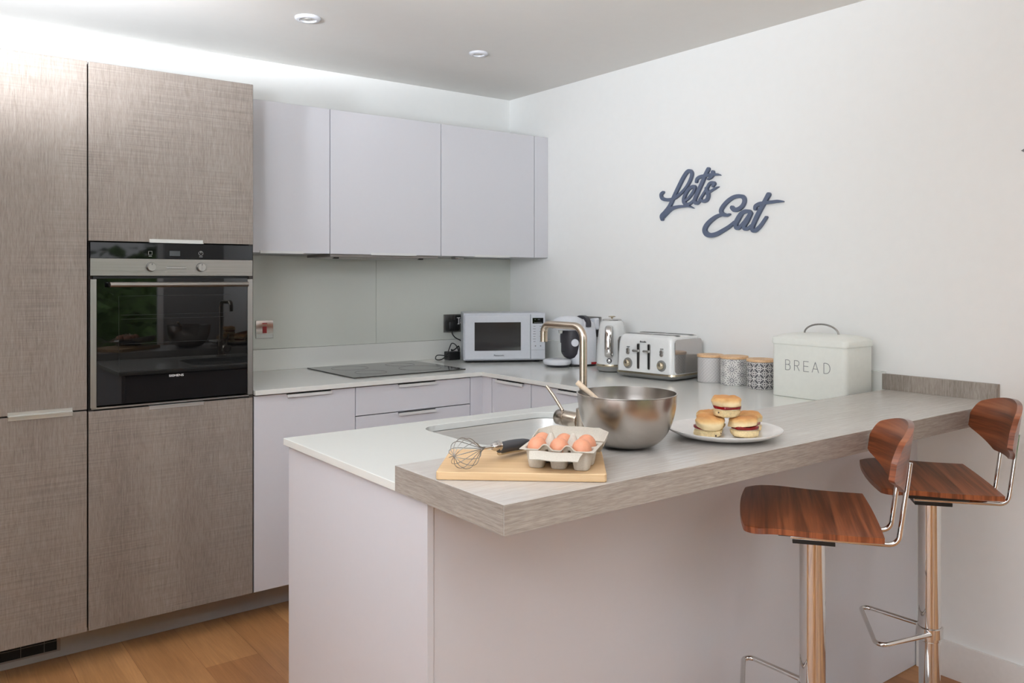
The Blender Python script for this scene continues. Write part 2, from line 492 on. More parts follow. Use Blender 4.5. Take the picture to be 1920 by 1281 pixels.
def pane():
    k = NT('clear_window_glass'); t = k.t
    gl = k.n('ShaderNodeBsdfGlossy'); gl.inputs['Roughness'].default_value = .0
    tr = k.n('ShaderNodeBsdfTransparent'); fr = k.n('ShaderNodeFresnel'); mx = k.n('ShaderNodeMixShader')
    k.l(fr.outputs[0], mx.inputs[0]); k.l(tr.outputs[0], mx.inputs[1]); k.l(gl.outputs[0], mx.inputs[2])
    k.l(mx.outputs[0], t.nodes['Material Output'].inputs['Surface']); return k.m
M['pane'] = pane()
SIGN_LETS = [
    ( [(-1.2223, 1.7918), (-1.2096, 1.7818), (-1.217, 1.7634), (-1.2475, 1.7544), (-1.289, 1.7568), (-1.3297, 1.7769), (-1.3638, 1.8021), (-1.3886, 1.8343), (-1.3984, 1.8612), (-1.3886, 1.8759), (-1.3698, 1.8733), (-1.3458, 1.848), (-1.3155, 1.8044), (-1.2915, 1.7675), (-1.2642, 1.7246), (-1.2344, 1.697), (-1.2133, 1.6806), (-1.217, 1.6645)] , [0.0125, 0.0147, 0.0147, 0.0147, 0.0132, 0.0125, 0.0132, 0.014, 0.0147, 0.0147, 0.0154, 0.0169, 0.0169, 0.0169, 0.0169, 0.0162, 0.0162, 0.0154] ),
    ( [(-1.217, 1.6697), (-1.2423, 1.6907), (-1.2745, 1.7102), (-1.3094, 1.7164), (-1.3448, 1.7171), (-1.3797, 1.7147), (-1.4102, 1.7031)] , [0.0147, 0.0184, 0.0169, 0.0132, 0.011, 0.0088, 0.0015] ),
    ( [(-1.3538, 1.7395), (-1.3797, 1.7529), (-1.4053, 1.7776), (-1.4165, 1.7976), (-1.4043, 1.8036), (-1.3772, 1.7914), (-1.3548, 1.7625), (-1.3498, 1.7398), (-1.3638, 1.725), (-1.3846, 1.7258), (-1.4092, 1.74), (-1.4248, 1.7571)] , [0.011, 0.0118, 0.0125, 0.0125, 0.0132, 0.014, 0.0154, 0.0154, 0.0147, 0.0125, 0.011, 0.0096] ),
    ( [(-1.4932, 1.8731), (-1.4766, 1.8486), (-1.4552, 1.8111), (-1.4335, 1.7753), (-1.4165, 1.7444), (-1.419, 1.7291), (-1.4335, 1.7261), (-1.4528, 1.7436)] , [0.0169, 0.0169, 0.0169, 0.0169, 0.0169, 0.0154, 0.0125, 0.0088] ),
    ( [(-1.4248, 1.8234), (-1.4296, 1.8362), (-1.448, 1.8438), (-1.4766, 1.8459), (-1.5096, 1.8472), (-1.5399, 1.8449), (-1.5615, 1.8398)] , [0.0125, 0.0132, 0.0132, 0.0125, 0.0118, 0.0103, 0.0018] ),
    ( [(-1.5181, 1.8582), (-1.5199, 1.8476), (-1.5087, 1.8361), (-1.4932, 1.8283)] , [0.0147, 0.0147, 0.0125, 0.0081] ),
    ( [(-1.4441, 1.7405), (-1.4633, 1.7616), (-1.4814, 1.7826), (-1.5003, 1.8071), (-1.519, 1.8099), (-1.5274, 1.8046), (-1.5199, 1.7949)] , [0.0096, 0.0103, 0.0118, 0.0132, 0.014, 0.014, 0.011] ),
    ( [(-1.4814, 1.7882), (-1.489, 1.7745), (-1.4937, 1.7554), (-1.4861, 1.7373), (-1.4695, 1.731), (-1.4566, 1.735)] , [0.0125, 0.0147, 0.0154, 0.0154, 0.014, 0.011] ),
    ( [(-1.4861, 1.7635), (-1.5096, 1.7746), (-1.5329, 1.7838), (-1.5523, 1.7899)] , [0.0096, 0.0096, 0.0081, 0.0018] ),
]
SIGN_EAT = [
    ( [(-1.6229, 1.6929), (-1.6363, 1.6819), (-1.6592, 1.684), (-1.6801, 1.6977), (-1.6888, 1.7168), (-1.6832, 1.7326), (-1.6636, 1.7391), (-1.6349, 1.7377), (-1.6059, 1.7254), (-1.5788, 1.7047), (-1.5642, 1.6836), (-1.572, 1.6677), (-1.5924, 1.6606), (-1.6104, 1.6639)] , [0.0162, 0.0184, 0.0169, 0.0162, 0.0162, 0.0162, 0.0154, 0.0154, 0.0162, 0.0169, 0.0176, 0.0162, 0.0132, 0.0081] ),
    ( [(-1.5834, 1.6659), (-1.5468, 1.6608), (-1.5143, 1.646), (-1.4861, 1.6251), (-1.4728, 1.6033), (-1.4814, 1.5849), (-1.505, 1.5765), (-1.5376, 1.58), (-1.5743, 1.5942), (-1.6104, 1.6108), (-1.6371, 1.6276)] , [0.011, 0.0147, 0.0176, 0.0199, 0.0213, 0.0213, 0.0199, 0.0184, 0.0162, 0.0147, 0.0132] ),
    ( [(-1.6371, 1.621), (-1.6504, 1.6402), (-1.6701, 1.6617), (-1.6918, 1.6711), (-1.7134, 1.669), (-1.7232, 1.661)] , [0.0125, 0.0147, 0.0162, 0.0162, 0.0154, 0.0132] ),
    ( [(-1.6758, 1.6639), (-1.6592, 1.6415), (-1.646, 1.6206), (-1.646, 1.6054), (-1.6592, 1.6019), (-1.6788, 1.6171), (-1.7005, 1.6392), (-1.7206, 1.6629)] , [0.0147, 0.0169, 0.0169, 0.0169, 0.0154, 0.0125, 0.0118, 0.0125] ),
    ( [(-1.7206, 1.6586), (-1.7048, 1.6318), (-1.6897, 1.6112), (-1.6897, 1.5986), (-1.7048, 1.5962), (-1.724, 1.6094)] , [0.0162, 0.0169, 0.0169, 0.0162, 0.0132, 0.0096] ),
    ( [(-1.8109, 1.7339), (-1.7932, 1.7073), (-1.7704, 1.6739), (-1.7473, 1.6365), (-1.7317, 1.6055), (-1.7325, 1.5895), (-1.7473, 1.5878), (-1.7725, 1.607), (-1.8002, 1.6398)] , [0.0184, 0.0176, 0.0176, 0.0176, 0.0176, 0.0169, 0.0154, 0.0132, 0.011] ),
    ( [(-1.7444, 1.6798), (-1.7473, 1.6902), (-1.7662, 1.698), (-1.7953, 1.7009), (-1.8281, 1.702), (-1.8563, 1.7027), (-1.881, 1.7002)] , [0.0147, 0.0154, 0.0154, 0.0132, 0.0125, 0.0118, 0.0051] ),
]

# ------------------------------------------------------------------ room
ZCL = 2.4357
XL, YF = -4.6, -6.5
struct(obj('floor', MB().box(XL-.1, .1, YF-.1, .1, -.06, 0), M['floor']))
struct(obj('ceiling', MB().box(XL-.1, .1, YF-.1, .1, ZCL, ZCL+.08), M['ceiling']))
struct(obj('wall_back', MB().box(XL-.1, .1, 0, .1, 0, ZCL), M['wall']))
struct(obj('wall_right', MB().box(0, .1, YF-.1, 0, 0, ZCL), M['wall']))


def wall_with_hole(name, along, fixed0, fixed1, a0, a1, h0, h1, z0, z1):
    mb = MB()
    bx = (lambda p, q, r, s: mb.box(p, q, fixed0, fixed1, r, s)) if along == 'X' else (lambda p, q, r, s: mb.box(fixed0, fixed1, p, q, r, s))
    bx(a0, h0, 0, ZCL); bx(h1, a1, 0, ZCL); bx(h0, h1, z1, ZCL)
    if z0 > 0: bx(h0, h1, 0, z0)
    return struct(obj(name, mb, M['wallfront'] if name == 'wall_front' else M['wall']))


WF = (-3.1, -.62, .0, 2.2)      # patio door in the wall behind the camera
WL = (-5.6, -2.6, .0, 2.25)     # unseen window added in the left wall for fill light
wall_with_hole('wall_front', 'X', YF-.1, YF, XL-.1, .1, WF[0], WF[1], WF[2], WF[3])
wall_with_hole('wall_left', 'Y', XL-.1, XL, YF-.1, .1, WL[0], WL[1], WL[2], WL[3])


def window(name, along, fixed, h0, h1, z0, z1, n):
    fr = MB(); gl = MB(); w = .055
    def bx(mb, p, q, r, s, t0=-.065, t1=-.02):
        if along == 'X': mb.box(p, q, fixed+t0, fixed+t1, r, s)
        else: mb.box(fixed+t0, fixed+t1, p, q, r, s)
    bx(fr, h0, h1, z0, z0+w); bx(fr, h0, h1, z1-w, z1)
    for k in range(n+1):
        c = h0+(h1-h0)*k/n; c = min(max(c, h0+w/2), h1-w/2)
        bx(fr, c-w/2, c+w/2, z0+w, z1-w)
    for k in range(n):
        bx(gl, h0+(h1-h0)*k/n+w*.5, h0+(h1-h0)*(k+1)/n-w*.5, z0+w, z1-w, -.046, -.040)
    f = struct(obj(name, fr, M['skirting'])); obj('pane', gl, M['pane'], f)
window('window_1', 'X', YF, WF[0], WF[1], WF[2], WF[3], 2)
window('fill_window', 'Y', XL, WL[0], WL[1], WL[2], WL[3], 3)  # made-up opening that lets in extra daylight

sk = MB(); sk.loft([[(-.0, y, 0), (-.016, y, 0), (-.016, y, .108), (-.012, y, .1223), (0, y, .1223)] for y in (YF, -2.436)])
struct(obj('baseboard_right', sk, M['skirting']))

# garden seen only as a reflection in the oven glass
struct(obj('garden_lawn', MB().box(-14, 8, -22, YF-.12, -.2, -.12), M['lawn']))
def foliage(name, cx, cy, cz, rx, ry, rz, seed, n=900):
    rnd = random.Random(seed); mb = MB()
    for _ in range(n):
        a = rnd.uniform(0, 2*pi); b = math.acos(rnd.uniform(-1, 1)); q = rnd.uniform(.72, 1.03)
        p = Vector((cx+rx*q*sin(b)*cos(a), cy+ry*q*sin(b)*sin(a), cz+rz*q*cos(b)))
        s = rnd.uniform(.10, .24); R = Matrix.Translation(p) @ Matrix.Rotation(rnd.uniform(0, 6), 4, 'Z') @ Matrix.Rotation(rnd.uniform(0, 3), 4, 'X')
        mb.add([(-s, 0, 0), (0, -s*.5, s*.15), (s, 0, 0), (0, s*.5, s*.15)], [(0, 1, 2, 3)], R)
    core = []
    for k in range(1, 10):
        t = pi*k/10
        core.append([(cx+rx*.7*sin(t)*cos(2*pi*i/18), cy+ry*.7*sin(t)*sin(2*pi*i/18), cz-rz*.7*cos(t)) for i in range(18)])
    mb.loft(core)
    return struct(obj(name, mb, M['leaf']))
foliage('garden_hedge', -4.2, -12.5, 1.0, 3.2, 1.0, 1.4, 1, 1400)
foliage('garden_hedge', -.2, -13.0, .7, 3.0, 1.0, 1.2, 2, 1400)
foliage('garden_tree_crown', -2.6, -15.0, 3.4, 2.2, 1.6, 2.4, 3, 1600)
foliage('garden_tree_crown', 2.6, -14.0, 2.6, 1.6, 1.5, 2.2, 4, 900)

# ------------------------------------------------------------------ tall cabinets
YT = -.6605; TH = .02
XT0, XT1, XT2 = -2.974, -2.3755, -1.7797
ZT = 2.158; ZP = .127


def edge_handle(parent, x0, x1, y, z, side, h=.0115, m=None, depth=.012):
    """aluminium finger-pull profile clipped over a door edge; side +1: sits on the door's top edge, -1: under its bottom edge"""
    mb = MB()
    za, zb = (z-h, z+.0012) if side > 0 else (z-.0012, z+h)
    mb.box(x0, x1, y-.0025, y-.0002, za, zb)
    if side > 0: mb.box(x0, x1, y-depth, y+.012, z+.0003, z+.0025)
    else: mb.box(x0, x1, y-depth, y+.012, z-.0025, z-.0003)
    return obj('handle', mb, m or M['alu'], parent)


def finger_handle(parent, x0, x1, y, z):
    """white finger-pull profile set a little below the door's top edge with a black strip above it painting the shade of the grip recess"""
    obj('slot_shade', MB().box(x0, x1, y-.0012, y-.0002, z-.0034, z+.0002), M['grille'], parent)  # thin black strip on the door face, painted shade of the recess
    return obj('handle', MB().box(x0, x1, y-.0125, y-.0105, z-.0148, z-.0030).box(x0, x1, y-.0105, y-.0013, z-.0048, z-.0036), M['whitemetal'], parent)


def door(parent, name, x0, x1, y, z0, z1, m, bev=.001):
    return obj(name, MB().box(x0, x1, y, y+TH-.001, z0, z1), m, parent, bevel=bev, seg=1)


t = thing('tall_cabinet', 'tall grey oak cabinet at the far left, above the black vent grille', 'cabinet', (0,0,0))
obj('body', MB().box(XT0, XT1-.003, YT+TH, -.01, ZP, ZT-.002), M['shadow'], t)
d = door(t, 'door', XT0+.002, XT1-.0045, YT, .9175, ZT, M['oakdoor']); edge_handle(d, -2.623, -2.427, YT, .9175, -1)
d = door(t, 'door', XT0+.002, XT1-.0045, YT, ZP, .9120, M['oakdoor']); edge_handle(d, -2.622, -2.426, YT, .9120, 1)

t = thing('oven_cabinet', 'tall grey oak cabinet that holds the built-in oven', 'cabinet', (0,0,0))
mb = MB()
mb.box(XT1+.003, XT1+.02, YT+TH, -.01, ZP, ZT-.002); mb.box(XT2-.017, XT2-.0002, YT+.001, -.01, ZP, ZT-.002)
mb.box(XT1+.02, XT2-.017, YT+TH, -.01, ZP, .905); mb.box(XT1+.02, XT2-.017, YT+TH, -.01, 1.52, ZT-.002); mb.box(XT1+.02, XT2-.017, -.03, -.01, .905, 1.52)
obj('body', mb, M['shadow'], t)
d = door(t, 'door', XT1+.0005, XT2-.0006, YT, 1.5190, ZT, M['oakdoor']); edge_handle(d, -2.171, -1.977, YT, 1.5190, -1)
d = door(t, 'door', XT1+.0005, XT2-.0022, YT, ZP, .9085, M['oakdoor']); edge_handle(d, -2.171, -1.974, YT, .9085, 1)

# oven -------------------------------------------------------------
OX0, OX1 = -2.3705, -1.7835
t = thing('oven', 'black glass built-in oven with steel handle between the grey oak doors', 'oven', ((OX0+OX1)/2, YT, .914))
def ow(mb): return Matrix.Translation(Vector((-(OX0+OX1)/2, -YT, -.914)))
def ob(name, x0, x1, y0, y1, z0, z1, m, parent, bevel=0.):
    return obj(name, MB().box(x0, x1, y0, y1, z0, z1, ow(None)), m, parent, bevel=bevel, seg=2)
ob('housing', OX0+.012, OX1-.012, YT+.012, -.08, .925, 1.5, M['black'], t)
pn = ob('control_panel', OX0, OX1, YT-.004, YT+.012, 1.3935, 1.4565, M['steel'], t, .001)
dp = ob('display_panel', OX0, OX1, YT-.004, YT+.012, 1.4567, 1.5145, M['blackglass'], t, .001)
W = ow(None)
mk = MB()
for a, b, c, e in ((-2.175, -2.1745, 1.472, 1.485), (-2.1625, -2.162, 1.472, 1.485), (-2.175, -2.162, 1.472, 1.4725), (-2.175, -2.162, 1.4845, 1.485), (-2.174, -2.163, 1.4665, 1.4675)):
    mk.box(a, b, YT-.0046, YT-.0038, c, e, W)
obj('display_symbol', mk, M['textwhite'], dp)
mk = MB()
mk.tube([(-1.985+.008*cos(2*pi*k/20), YT-.0042, 1.480+.008*sin(2*pi*k/20)) for k in range(20)], .0004, 4, True, W)
mk.box(-1.991, -1.979, YT-.0046, YT-.0038, 1.4665, 1.4675, W); mk.box(-1.9855, -1.9845, YT-.0046, YT-.0038, 1.480, 1.487, W)
obj('display_symbol', mk, M['textwhite'], dp)
gl = MB(); gl.box(-2.100, -2.062, YT-.0046, YT-.0038, 1.4685, 1.4875, W)
obj('display_window', gl, plain('grey_display_window', (70, 74, 76), .1), dp)
for kx in (-2.166, -1.985):
    kb = MB(); Rm = W @ Matrix.Translation((kx, YT-.004, 1.4265)) @ Matrix.Rotation(radians(90), 4, 'X')
    kb.lathe([(.0165, 0), (.0165, .004), (.0155, .016), (.0145, .0175), (0, .0175)], 32, Rm)
    k_ = obj('knob', kb, M['steelv'], pn, ang=25)
    rg = MB(); rg.lathe([(.0175, -.0003), (.0175, .0014), (.0165, .0014)], 32, Rm); rg.box(-.001, .001, .007, .013, .0175, .0180, Rm)
    obj('knob_mark', rg, M['textdark'], k_)
    tk = MB()
    for a in (0, 60, 120, 180, 240, 300):
        c = Vector((kx+.024*sin(radians(a)), YT-.0042, 1.4265+.0215*cos(radians(a))))
        tk.box(c.x-.0022, c.x+.0022, c.y-.0003, c.y+.0003, c.z-.0008, c.z+.0008, W)
    obj('dial_marks', tk, M['textgrey'], pn)
sl = MB(); sl.box(-2.1115, -2.039, YT-.0052, YT-.0036, 1.4195, 1.4285, W)
obj('dial_window', sl, M['steelv'], pn, bevel=.0008)
sl = MB(); sl.box(-2.110, -2.0405, YT-.0055, YT-.005, 1.4208, 1.4215, W).box(-2.110, -2.0405, YT-.0055, YT-.005, 1.4272, 1.4279, W)
obj('dial_window_edge', sl, M['textdark'], pn)
dr = ob('oven_door', OX0+.021, OX1-.021, YT-.005, YT+.012, .928, 1.3850, M['ovenglass'], t, .001)
for x0, x1 in ((OX0, OX0+.0205), (OX1-.0205, OX1)):
    ob('side_trim', x0, x1, YT-.006, YT+.012, .921, 1.3810, M['steelv'], t, .001)
wn = MB(); e = .0012
for a, b, c, f in ((-2.277, -1.875, 1.3195, 1.3195+e), (-2.277, -2.277+e, 1.04, 1.32), (-2.277, -1.875, 1.04, 1.04+e)):
    wn.box(a, b, YT-.0053, YT-.0048, c, f, W)
obj('window_outline', wn, plain('faint_window_outline', (34, 36, 37), .15), dr)
rk = MB()
for z in (1.085, 1.145, 1.235, 1.25): rk.box(-2.27, -1.89, YT-.0052, YT-.0048, z, z+.0009, W)
obj('rack_lines', rk, plain('dim_oven_rack_lines', (50, 50, 50), .2), dr)
hd = MB(); hd.tube([(-2.314, YT-.047, 1.3615), (-1.816, YT-.047, 1.3615)], .0098, 20, M=W)
hb = obj('handle', hd, M['steel'], dr, bevel=.001)
for x in (-2.300, -1.830):
    st = MB(); st.box(x-.012, x+.012, YT-.045, YT-.0045, 1.3540, 1.3690, W); obj('handle_bracket', st, M['steelv'], hb, bevel=.002)
add_text('brand_lettering', 'SIEMENS', M['textwhite'], dr, W @ Vector((-2.076, YT-.0052, 1.0185)), (1,0,0), (0,0,1), .053, .0085, thin=.015)
ob('lower_trim', OX0+.004, OX1-.004, YT+.002, YT+.02, .9145, .9205, M['steelv'], t)

# plinth and vent grille ---------------------------------------------
t = thing('plinth_board', 'grey plinth board along the floor under the tall and base cabinets', 'plinth')
obj('board', MB().box(XT0, -.584, -.512, -.496, .001, ZP-.002), M['plinth'], t)
t = thing('vent_grille', 'black slotted vent grille in the plinth under the left tall cabinet', 'vent', (-2.7, -.512, .03))
f = MB(); f.box(-.25, .258, -.006, -.0005, -.004, .002).box(.246, .258, -.006, -.0005, .002, .088).box(-.25, .258, -.006, -.0005, .086, .092)
obj('frame', f, plain('beige_grille_frame', (150, 140, 132), .5), t)
obj('backing', MB().box(-.25, .246, -.0035, -.0005, .002, .086), M['grille'], t)
f = MB().box(-.25, .246, -.0055, -.0036, .034, .036)
for k in range(7): f.box(-.236+k*.0735, -.2345+k*.0735, -.0055, -.0036, .002, .086)
obj('bars', f, plain('grey_grille_bars', (120, 118, 116), .4), t)

# ------------------------------------------------------------------ wall cabinets
YU = -.357; ZU0, ZU1 = 1.4973, 2.1676
UX = [XT2+.002, -1.3088, -.7031, -.0975]
LB = ['white wall cabinet next to the tall oven cabinet', 'white wall cabinet above the hob holding the extractor', 'white wall cabinet above the microwave']
HX = [(-1.640, -1.440), (-1.100, -.8505), (-.497, -.271)]
for i in range(3):
    t = thing('wall_cabinet', LB[i], 'cabinet', (0,0,0), group='white wall cabinets')
    a, b = UX[i], UX[i+1]
    obj('body', MB().box(a+.0015, b-.0015, YU+TH+.001, -.002, ZU0+.002, ZU1-.001), M['cabbody'], t)
    d = door(t, 'door', a+.0018, b-.0018, YU, ZU0, ZU1, M['cab'])
    edge_handle(d, HX[i][0], HX[i][1], YU, ZU0, -1, h=.009, m=M['whitemetal'], depth=.008)
t = thing('filler_panel', 'narrow white filler panel between wall cabinets and right wall', 'panel')
obj('panel', MB().box(UX[3]+.0018, -.0015, YU, -.002, ZU0, ZU1), M['cab'], t, bevel=.001, seg=1)

t = thing('extractor_hood', 'slim grey extractor hood under the wall cabinet above the hob', 'extractor hood', (0,0,0))
mb = MB(); mb.box(-1.300, -.712, -.340, -.075, ZU0-.0135, ZU0-.0005)
obj('casing', mb, plain('grey_hood_casing', (140, 134, 130), .35, metal=.4), t, bevel=.001)
mb = MB(); mb.loft([at_z(rrect(.50, .2, .01, cx=-1.02, cy=-.21), ZU0-.0195), at_z(rrect(.54, .22, .01, cx=-1.02, cy=-.21), ZU0-.0137)])
obj('filter_panel', mb, M['plinth'], t)
for x in (-1.26, -.80):
    obj('switch', MB().box(x-.012, x+.012, -.325, -.30, ZU0-.021, ZU0-.0137), M['black'], t, bevel=.002)
t = thing('cabinet_light', 'small round steel light under the wall cabinet above the microwave', 'light', (-.5, -.2, ZU0-.0125))
obj('housing', MB().lathe([(.034, 0), (.036, .003), (.036, .012)], 28), M['steelv'], t)
obj('lens', MB().lathe([(.026, -.0012), (.027, .0)], 28), M['whiteplastic'], t)

# ------------------------------------------------------------------ splashback, upstand, worktop
ZC = .9368; ZCB = .9172; ZUP = 1.0403
YC = -.681; XC = -.679; XPE = -2.0634; YPI = -1.684; YBB = -2.322; YBF = -2.722
for (a, b, lb) in ((XT2+.001, -.8868, 'grey green glass splashback panel behind the hob with the cooker switch'), (-.8852, -.0005, 'grey green glass splashback panel behind the microwave')):
    t = tag(obj('splashback_panel', MB().box(a, b, -.007, -.0005, ZUP+.001, ZU0-.003), M['glassback'], bevel=.0006, seg=1), lb, 'splashback', 'glass splashback panels')

t = thing('worktop', 'white stone worktop running in a U from hob to peninsula', 'worktop')
SK = (-1.6800, -1.1650, -2.1350, -1.7650); SR = .075
def worktop_mesh():
    hole = rrect(SK[1]-SK[0], SK[3]-SK[2], SR, 8, (SK[0]+SK[1])/2, (SK[2]+SK[3])/2)
    outer = [(XT2+.002, -.0005), (XT2+.002, YC), (XC, YC), (XC, YPI), (XPE, YPI), (XPE, YBB+.0005), (-.0005, YBB+.0005), (-.0005, -.0005)]
    bm = bmesh.new()
    def loop(pts):
        vs = [bm.verts.new((x, y, 0)) for x, y in pts]
        return [bm.edges.new((vs[i], vs[(i+1) % len(vs)])) for i in range(len(vs))]
    es = loop(outer)+loop(hole)
    bmesh.ops.triangle_fill(bm, use_beauty=True, use_dissolve=False, edges=es)
    bm.verts.ensure_lookup_table()
    mb = MB()
    top = [(v.co.x, v.co.y, ZC) for v in bm.verts]; fs = []
    ix = {v: i for i, v in enumerate(bm.verts)}
    for f in bm.faces: fs.append(tuple(ix[v] for v in f.verts))
    n = len(top); bot = [(x, y, ZCB) for x, y, _ in top]
    allf = list(fs)+[tuple(n+i for i in reversed(f)) for f in fs]
    for e in bm.edges:
        if len(e.link_faces) == 1:
            a, b = ix[e.verts[0]], ix[e.verts[1]]; allf.append((a, b, n+b, n+a))
    bm.free(); mb.add(top+bot, allf); return mb
obj('slab', worktop_mesh(), M['stone'], t, bevel=.0015, seg=2)
obj('upstand', MB().box(XT2+.002, -.016, -.0155, -.0008, ZC+.0002, ZUP), M['stone'], t, bevel=.0008, seg=1)
obj('upstand', MB().box(-.0155, -.0008, YBB+.004, -.0008, ZC+.0002, ZUP), M['stone'], t, bevel=.0008, seg=1)

# hob
t = thing('hob', 'black glass induction hob set on the back worktop', 'hob', (-.9885, -.3035, ZC+.0003))
obj('glass', MB().prism(rrect(.600, .516, .006, 3), 0, .005), M['hob'], t, bevel=.0012, seg=2)
mk = MB()
for cx, cy, r in ((-.14, .11, .09), (-.14, -.11, .075), (.14, .11, .075), (.14, -.09, .105)):
    mk.lathe([(r, .0051), (r, .0054), (r-.0012, .0054), (r-.0012, .0051)], 48, Matrix.Translation((cx, cy, 0)), False, False)
obj('zone_rings', mk, plain('faint_hob_rings', (58, 56, 54), .2), t)

# ------------------------------------------------------------------ base cabinets
DT = .9145
def base_body(t, x0, x1, y0, y1): obj('body', MB().box(x0, x1, y0, y1, ZP, ZCB-.0012), M['shadow'], t)
t = thing('base_cabinet', 'white base cabinet between the tall oven cabinet and the drawers', 'cabinet')
base_body(t, XT2+.002, -1.3325, YT+TH, -.02)
d = door(t, 'door', XT2+.004, -1.3325, YT, ZP, DT-.003, M['cab']); finger_handle(d, -1.641, -1.446, YT, DT-.003)
t = thing('drawer_cabinet', 'white drawer cabinet under the hob', 'cabinet')
base_body(t, -1.3295, -.7325, YT+TH, -.02)
for z0, z1 in ((.7885, DT-.003), (.462, .7845), (ZP, .458)):
    d = door(t, 'drawer', -1.3290, -.7330, YT, z0, z1, M['cab']); finger_handle(d, -1.122, -.927, YT, z1)
t = thing('corner_post', 'white corner post between the drawers and the right base cabinets', 'panel')
mb = MB(); mb.prism([(-.7300, YT), (-.6605, YT), (-.6605, -.7350), (-.6420, -.7350), (-.6420, YT+.0185), (-.7300, YT+.0185)], ZP, DT)
obj('panel', mb, M['cab'], t, bevel=.0008, seg=1)
obj('body', MB().box(-.7300, -.02, YT+.022, -.02, ZP, ZCB-.0012), M['shadow'], t)


def side_door(parent, y0, y1, h0, h1):
    d = obj('door', MB().box(-.6605, -.6415, y0, y1, ZP, DT-.003), M['cab'], parent, bevel=.001, seg=1)
    mb = MB(); z = DT-.003; x = -.6605
    mb.box(x-.0125, x-.0105, h0, h1, z-.0148, z-.0030).box(x-.0105, x-.0013, h0, h1, z-.0048, z-.0036)
    obj('slot_shade', MB().box(x-.0012, x-.0002, h0, h1, z-.0034, z+.0002), M['grille'], d)  # shade above the handle, painted as a black strip
    obj('handle', mb, M['whitemetal'], d)
t = thing('base_cabinet', 'narrow white base cabinet right of the corner post', 'cabinet')
obj('body', MB().box(-.6405, -.02, -1.0345, -.737, ZP, ZCB-.0012), M['shadow'], t); side_door(t, -1.0335, -.7385, -.986, -.780)
t = thing('base_cabinet', 'wide white base cabinet partly hidden behind the mixing bowl', 'cabinet')
obj('body', MB().box(-.6405, -.02, -1.70, -1.0375, ZP, ZCB-.0012), M['shadow'], t); side_door(t, -1.6400, -1.0385, -1.450, -1.223)
obj('plinth', MB().box(-.60, -.584, -1.75, -.5125, .001, ZP-.002), M['plinth'], t)

# peninsula
t = thing('end_panel', 'white end panel of the peninsula, facing the tall cabinets', 'panel')
obj('panel', MB().box(-2.0500, -2.0340, -2.4350, -1.6900, .001, .9150), M['cab'], t, bevel=.0008, seg=1)
t = thing('back_panel', 'long white back panel of the peninsula behind the bar stools', 'panel')
obj('panel', MB().box(-2.0330, -.0005, -2.4325, -2.4160, .001, .9165), M['cab'], t, bevel=.0008, seg=1)
t = thing('sink_cabinet', 'white sink cabinet on the kitchen side of the peninsula', 'cabinet')
mb = MB()
mb.box(-2.0320, -2.014, -2.40, -1.722, ZP, .9160).box(-.70, -.682, -2.40, -1.722, ZP, .9160).box(-2.014, -.70, -2.40, -1.722, ZP, ZP+.018).box(-2.014, -.70, -2.412, -2.40, ZP, .9160)
obj('body', mb, M['cabbody'], t)
for a, b in ((-2.033, -1.437), (-1.433, -.837)):
    d = obj('door', MB().box(a+.002, b-.002, -1.7215, -1.7025, ZP, .9110), M['cab'], t, bevel=.001, seg=1)
    obj('handle', MB().box((a+b)/2-.1, (a+b)/2+.1, -1.7022, -1.692, .9085, .9122), M['whitemetal'], d)
obj('plinth', MB().box(-2.033, -.60, -1.78, -1.764, .001, ZP-.002), M['plinth'], t)

# breakfast bar
ZB = .9752; ZBL = .9178
t = thing('breakfast_bar', 'thick grey oak breakfast bar top along the peninsula', 'breakfast bar')
obj('slab', MB().box(XPE, -.0005, YBF, YBB, ZBL, ZB), M['oakbar'], t, bevel=.0012, seg=1)
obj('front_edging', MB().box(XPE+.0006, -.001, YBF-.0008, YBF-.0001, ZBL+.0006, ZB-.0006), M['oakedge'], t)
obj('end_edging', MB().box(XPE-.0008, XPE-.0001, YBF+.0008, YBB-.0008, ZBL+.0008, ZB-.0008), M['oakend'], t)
obj('upstand', MB().prism(rrect(.0172, .3995, .001, 2, -.0091, -2.5095), ZB+.0003, 1.0327), M['oakup'], t)

# sink
t = thing('sink', 'undermounted stainless steel sink bowl in the peninsula worktop', 'sink', ((SK[0]+SK[1])/2, (SK[2]+SK[3])/2, ZCB))
w, dd = SK[1]-SK[0], SK[3]-SK[2]
rings = [at_z(rrect(w+.03, dd+.03, SR+.01, 8), -.0005), at_z(rrect(w-.004, dd-.004, SR, 8), -.0005), at_z(rrect(w-.012, dd-.012, SR, 8), -.01), at_z(rrect(w-.03, dd-.03, SR, 8), -.155), at_z(rrect(w-.07, dd-.07, SR-.02, 8), -.178), at_z(rrect(.09, .09, .045, 8), -.186)]
outer = [at_z(rrect(.094, .094, .046, 8), -.190), at_z(rrect(w-.066, dd-.066, SR-.02, 8), -.182), at_z(rrect(w-.022, dd-.022, SR, 8), -.157), at_z(rrect(w+.03, dd+.03, SR+.01, 8), -.003)]
mb = MB(); mb.loft(rings+outer+[rings[0]], False, False); mb.add(at_z(rrect(.0935, .0935, .0455, 8), -.188), [tuple(range(36))])
obj('bowl', mb, M['sinksteel'], t, ang=50)
obj('drain', MB().lathe([(.042, -.1855), (.042, -.183), (.034, -.183), (.030, -.1865), (0, -.1865)], 32), M['chrome'], t)

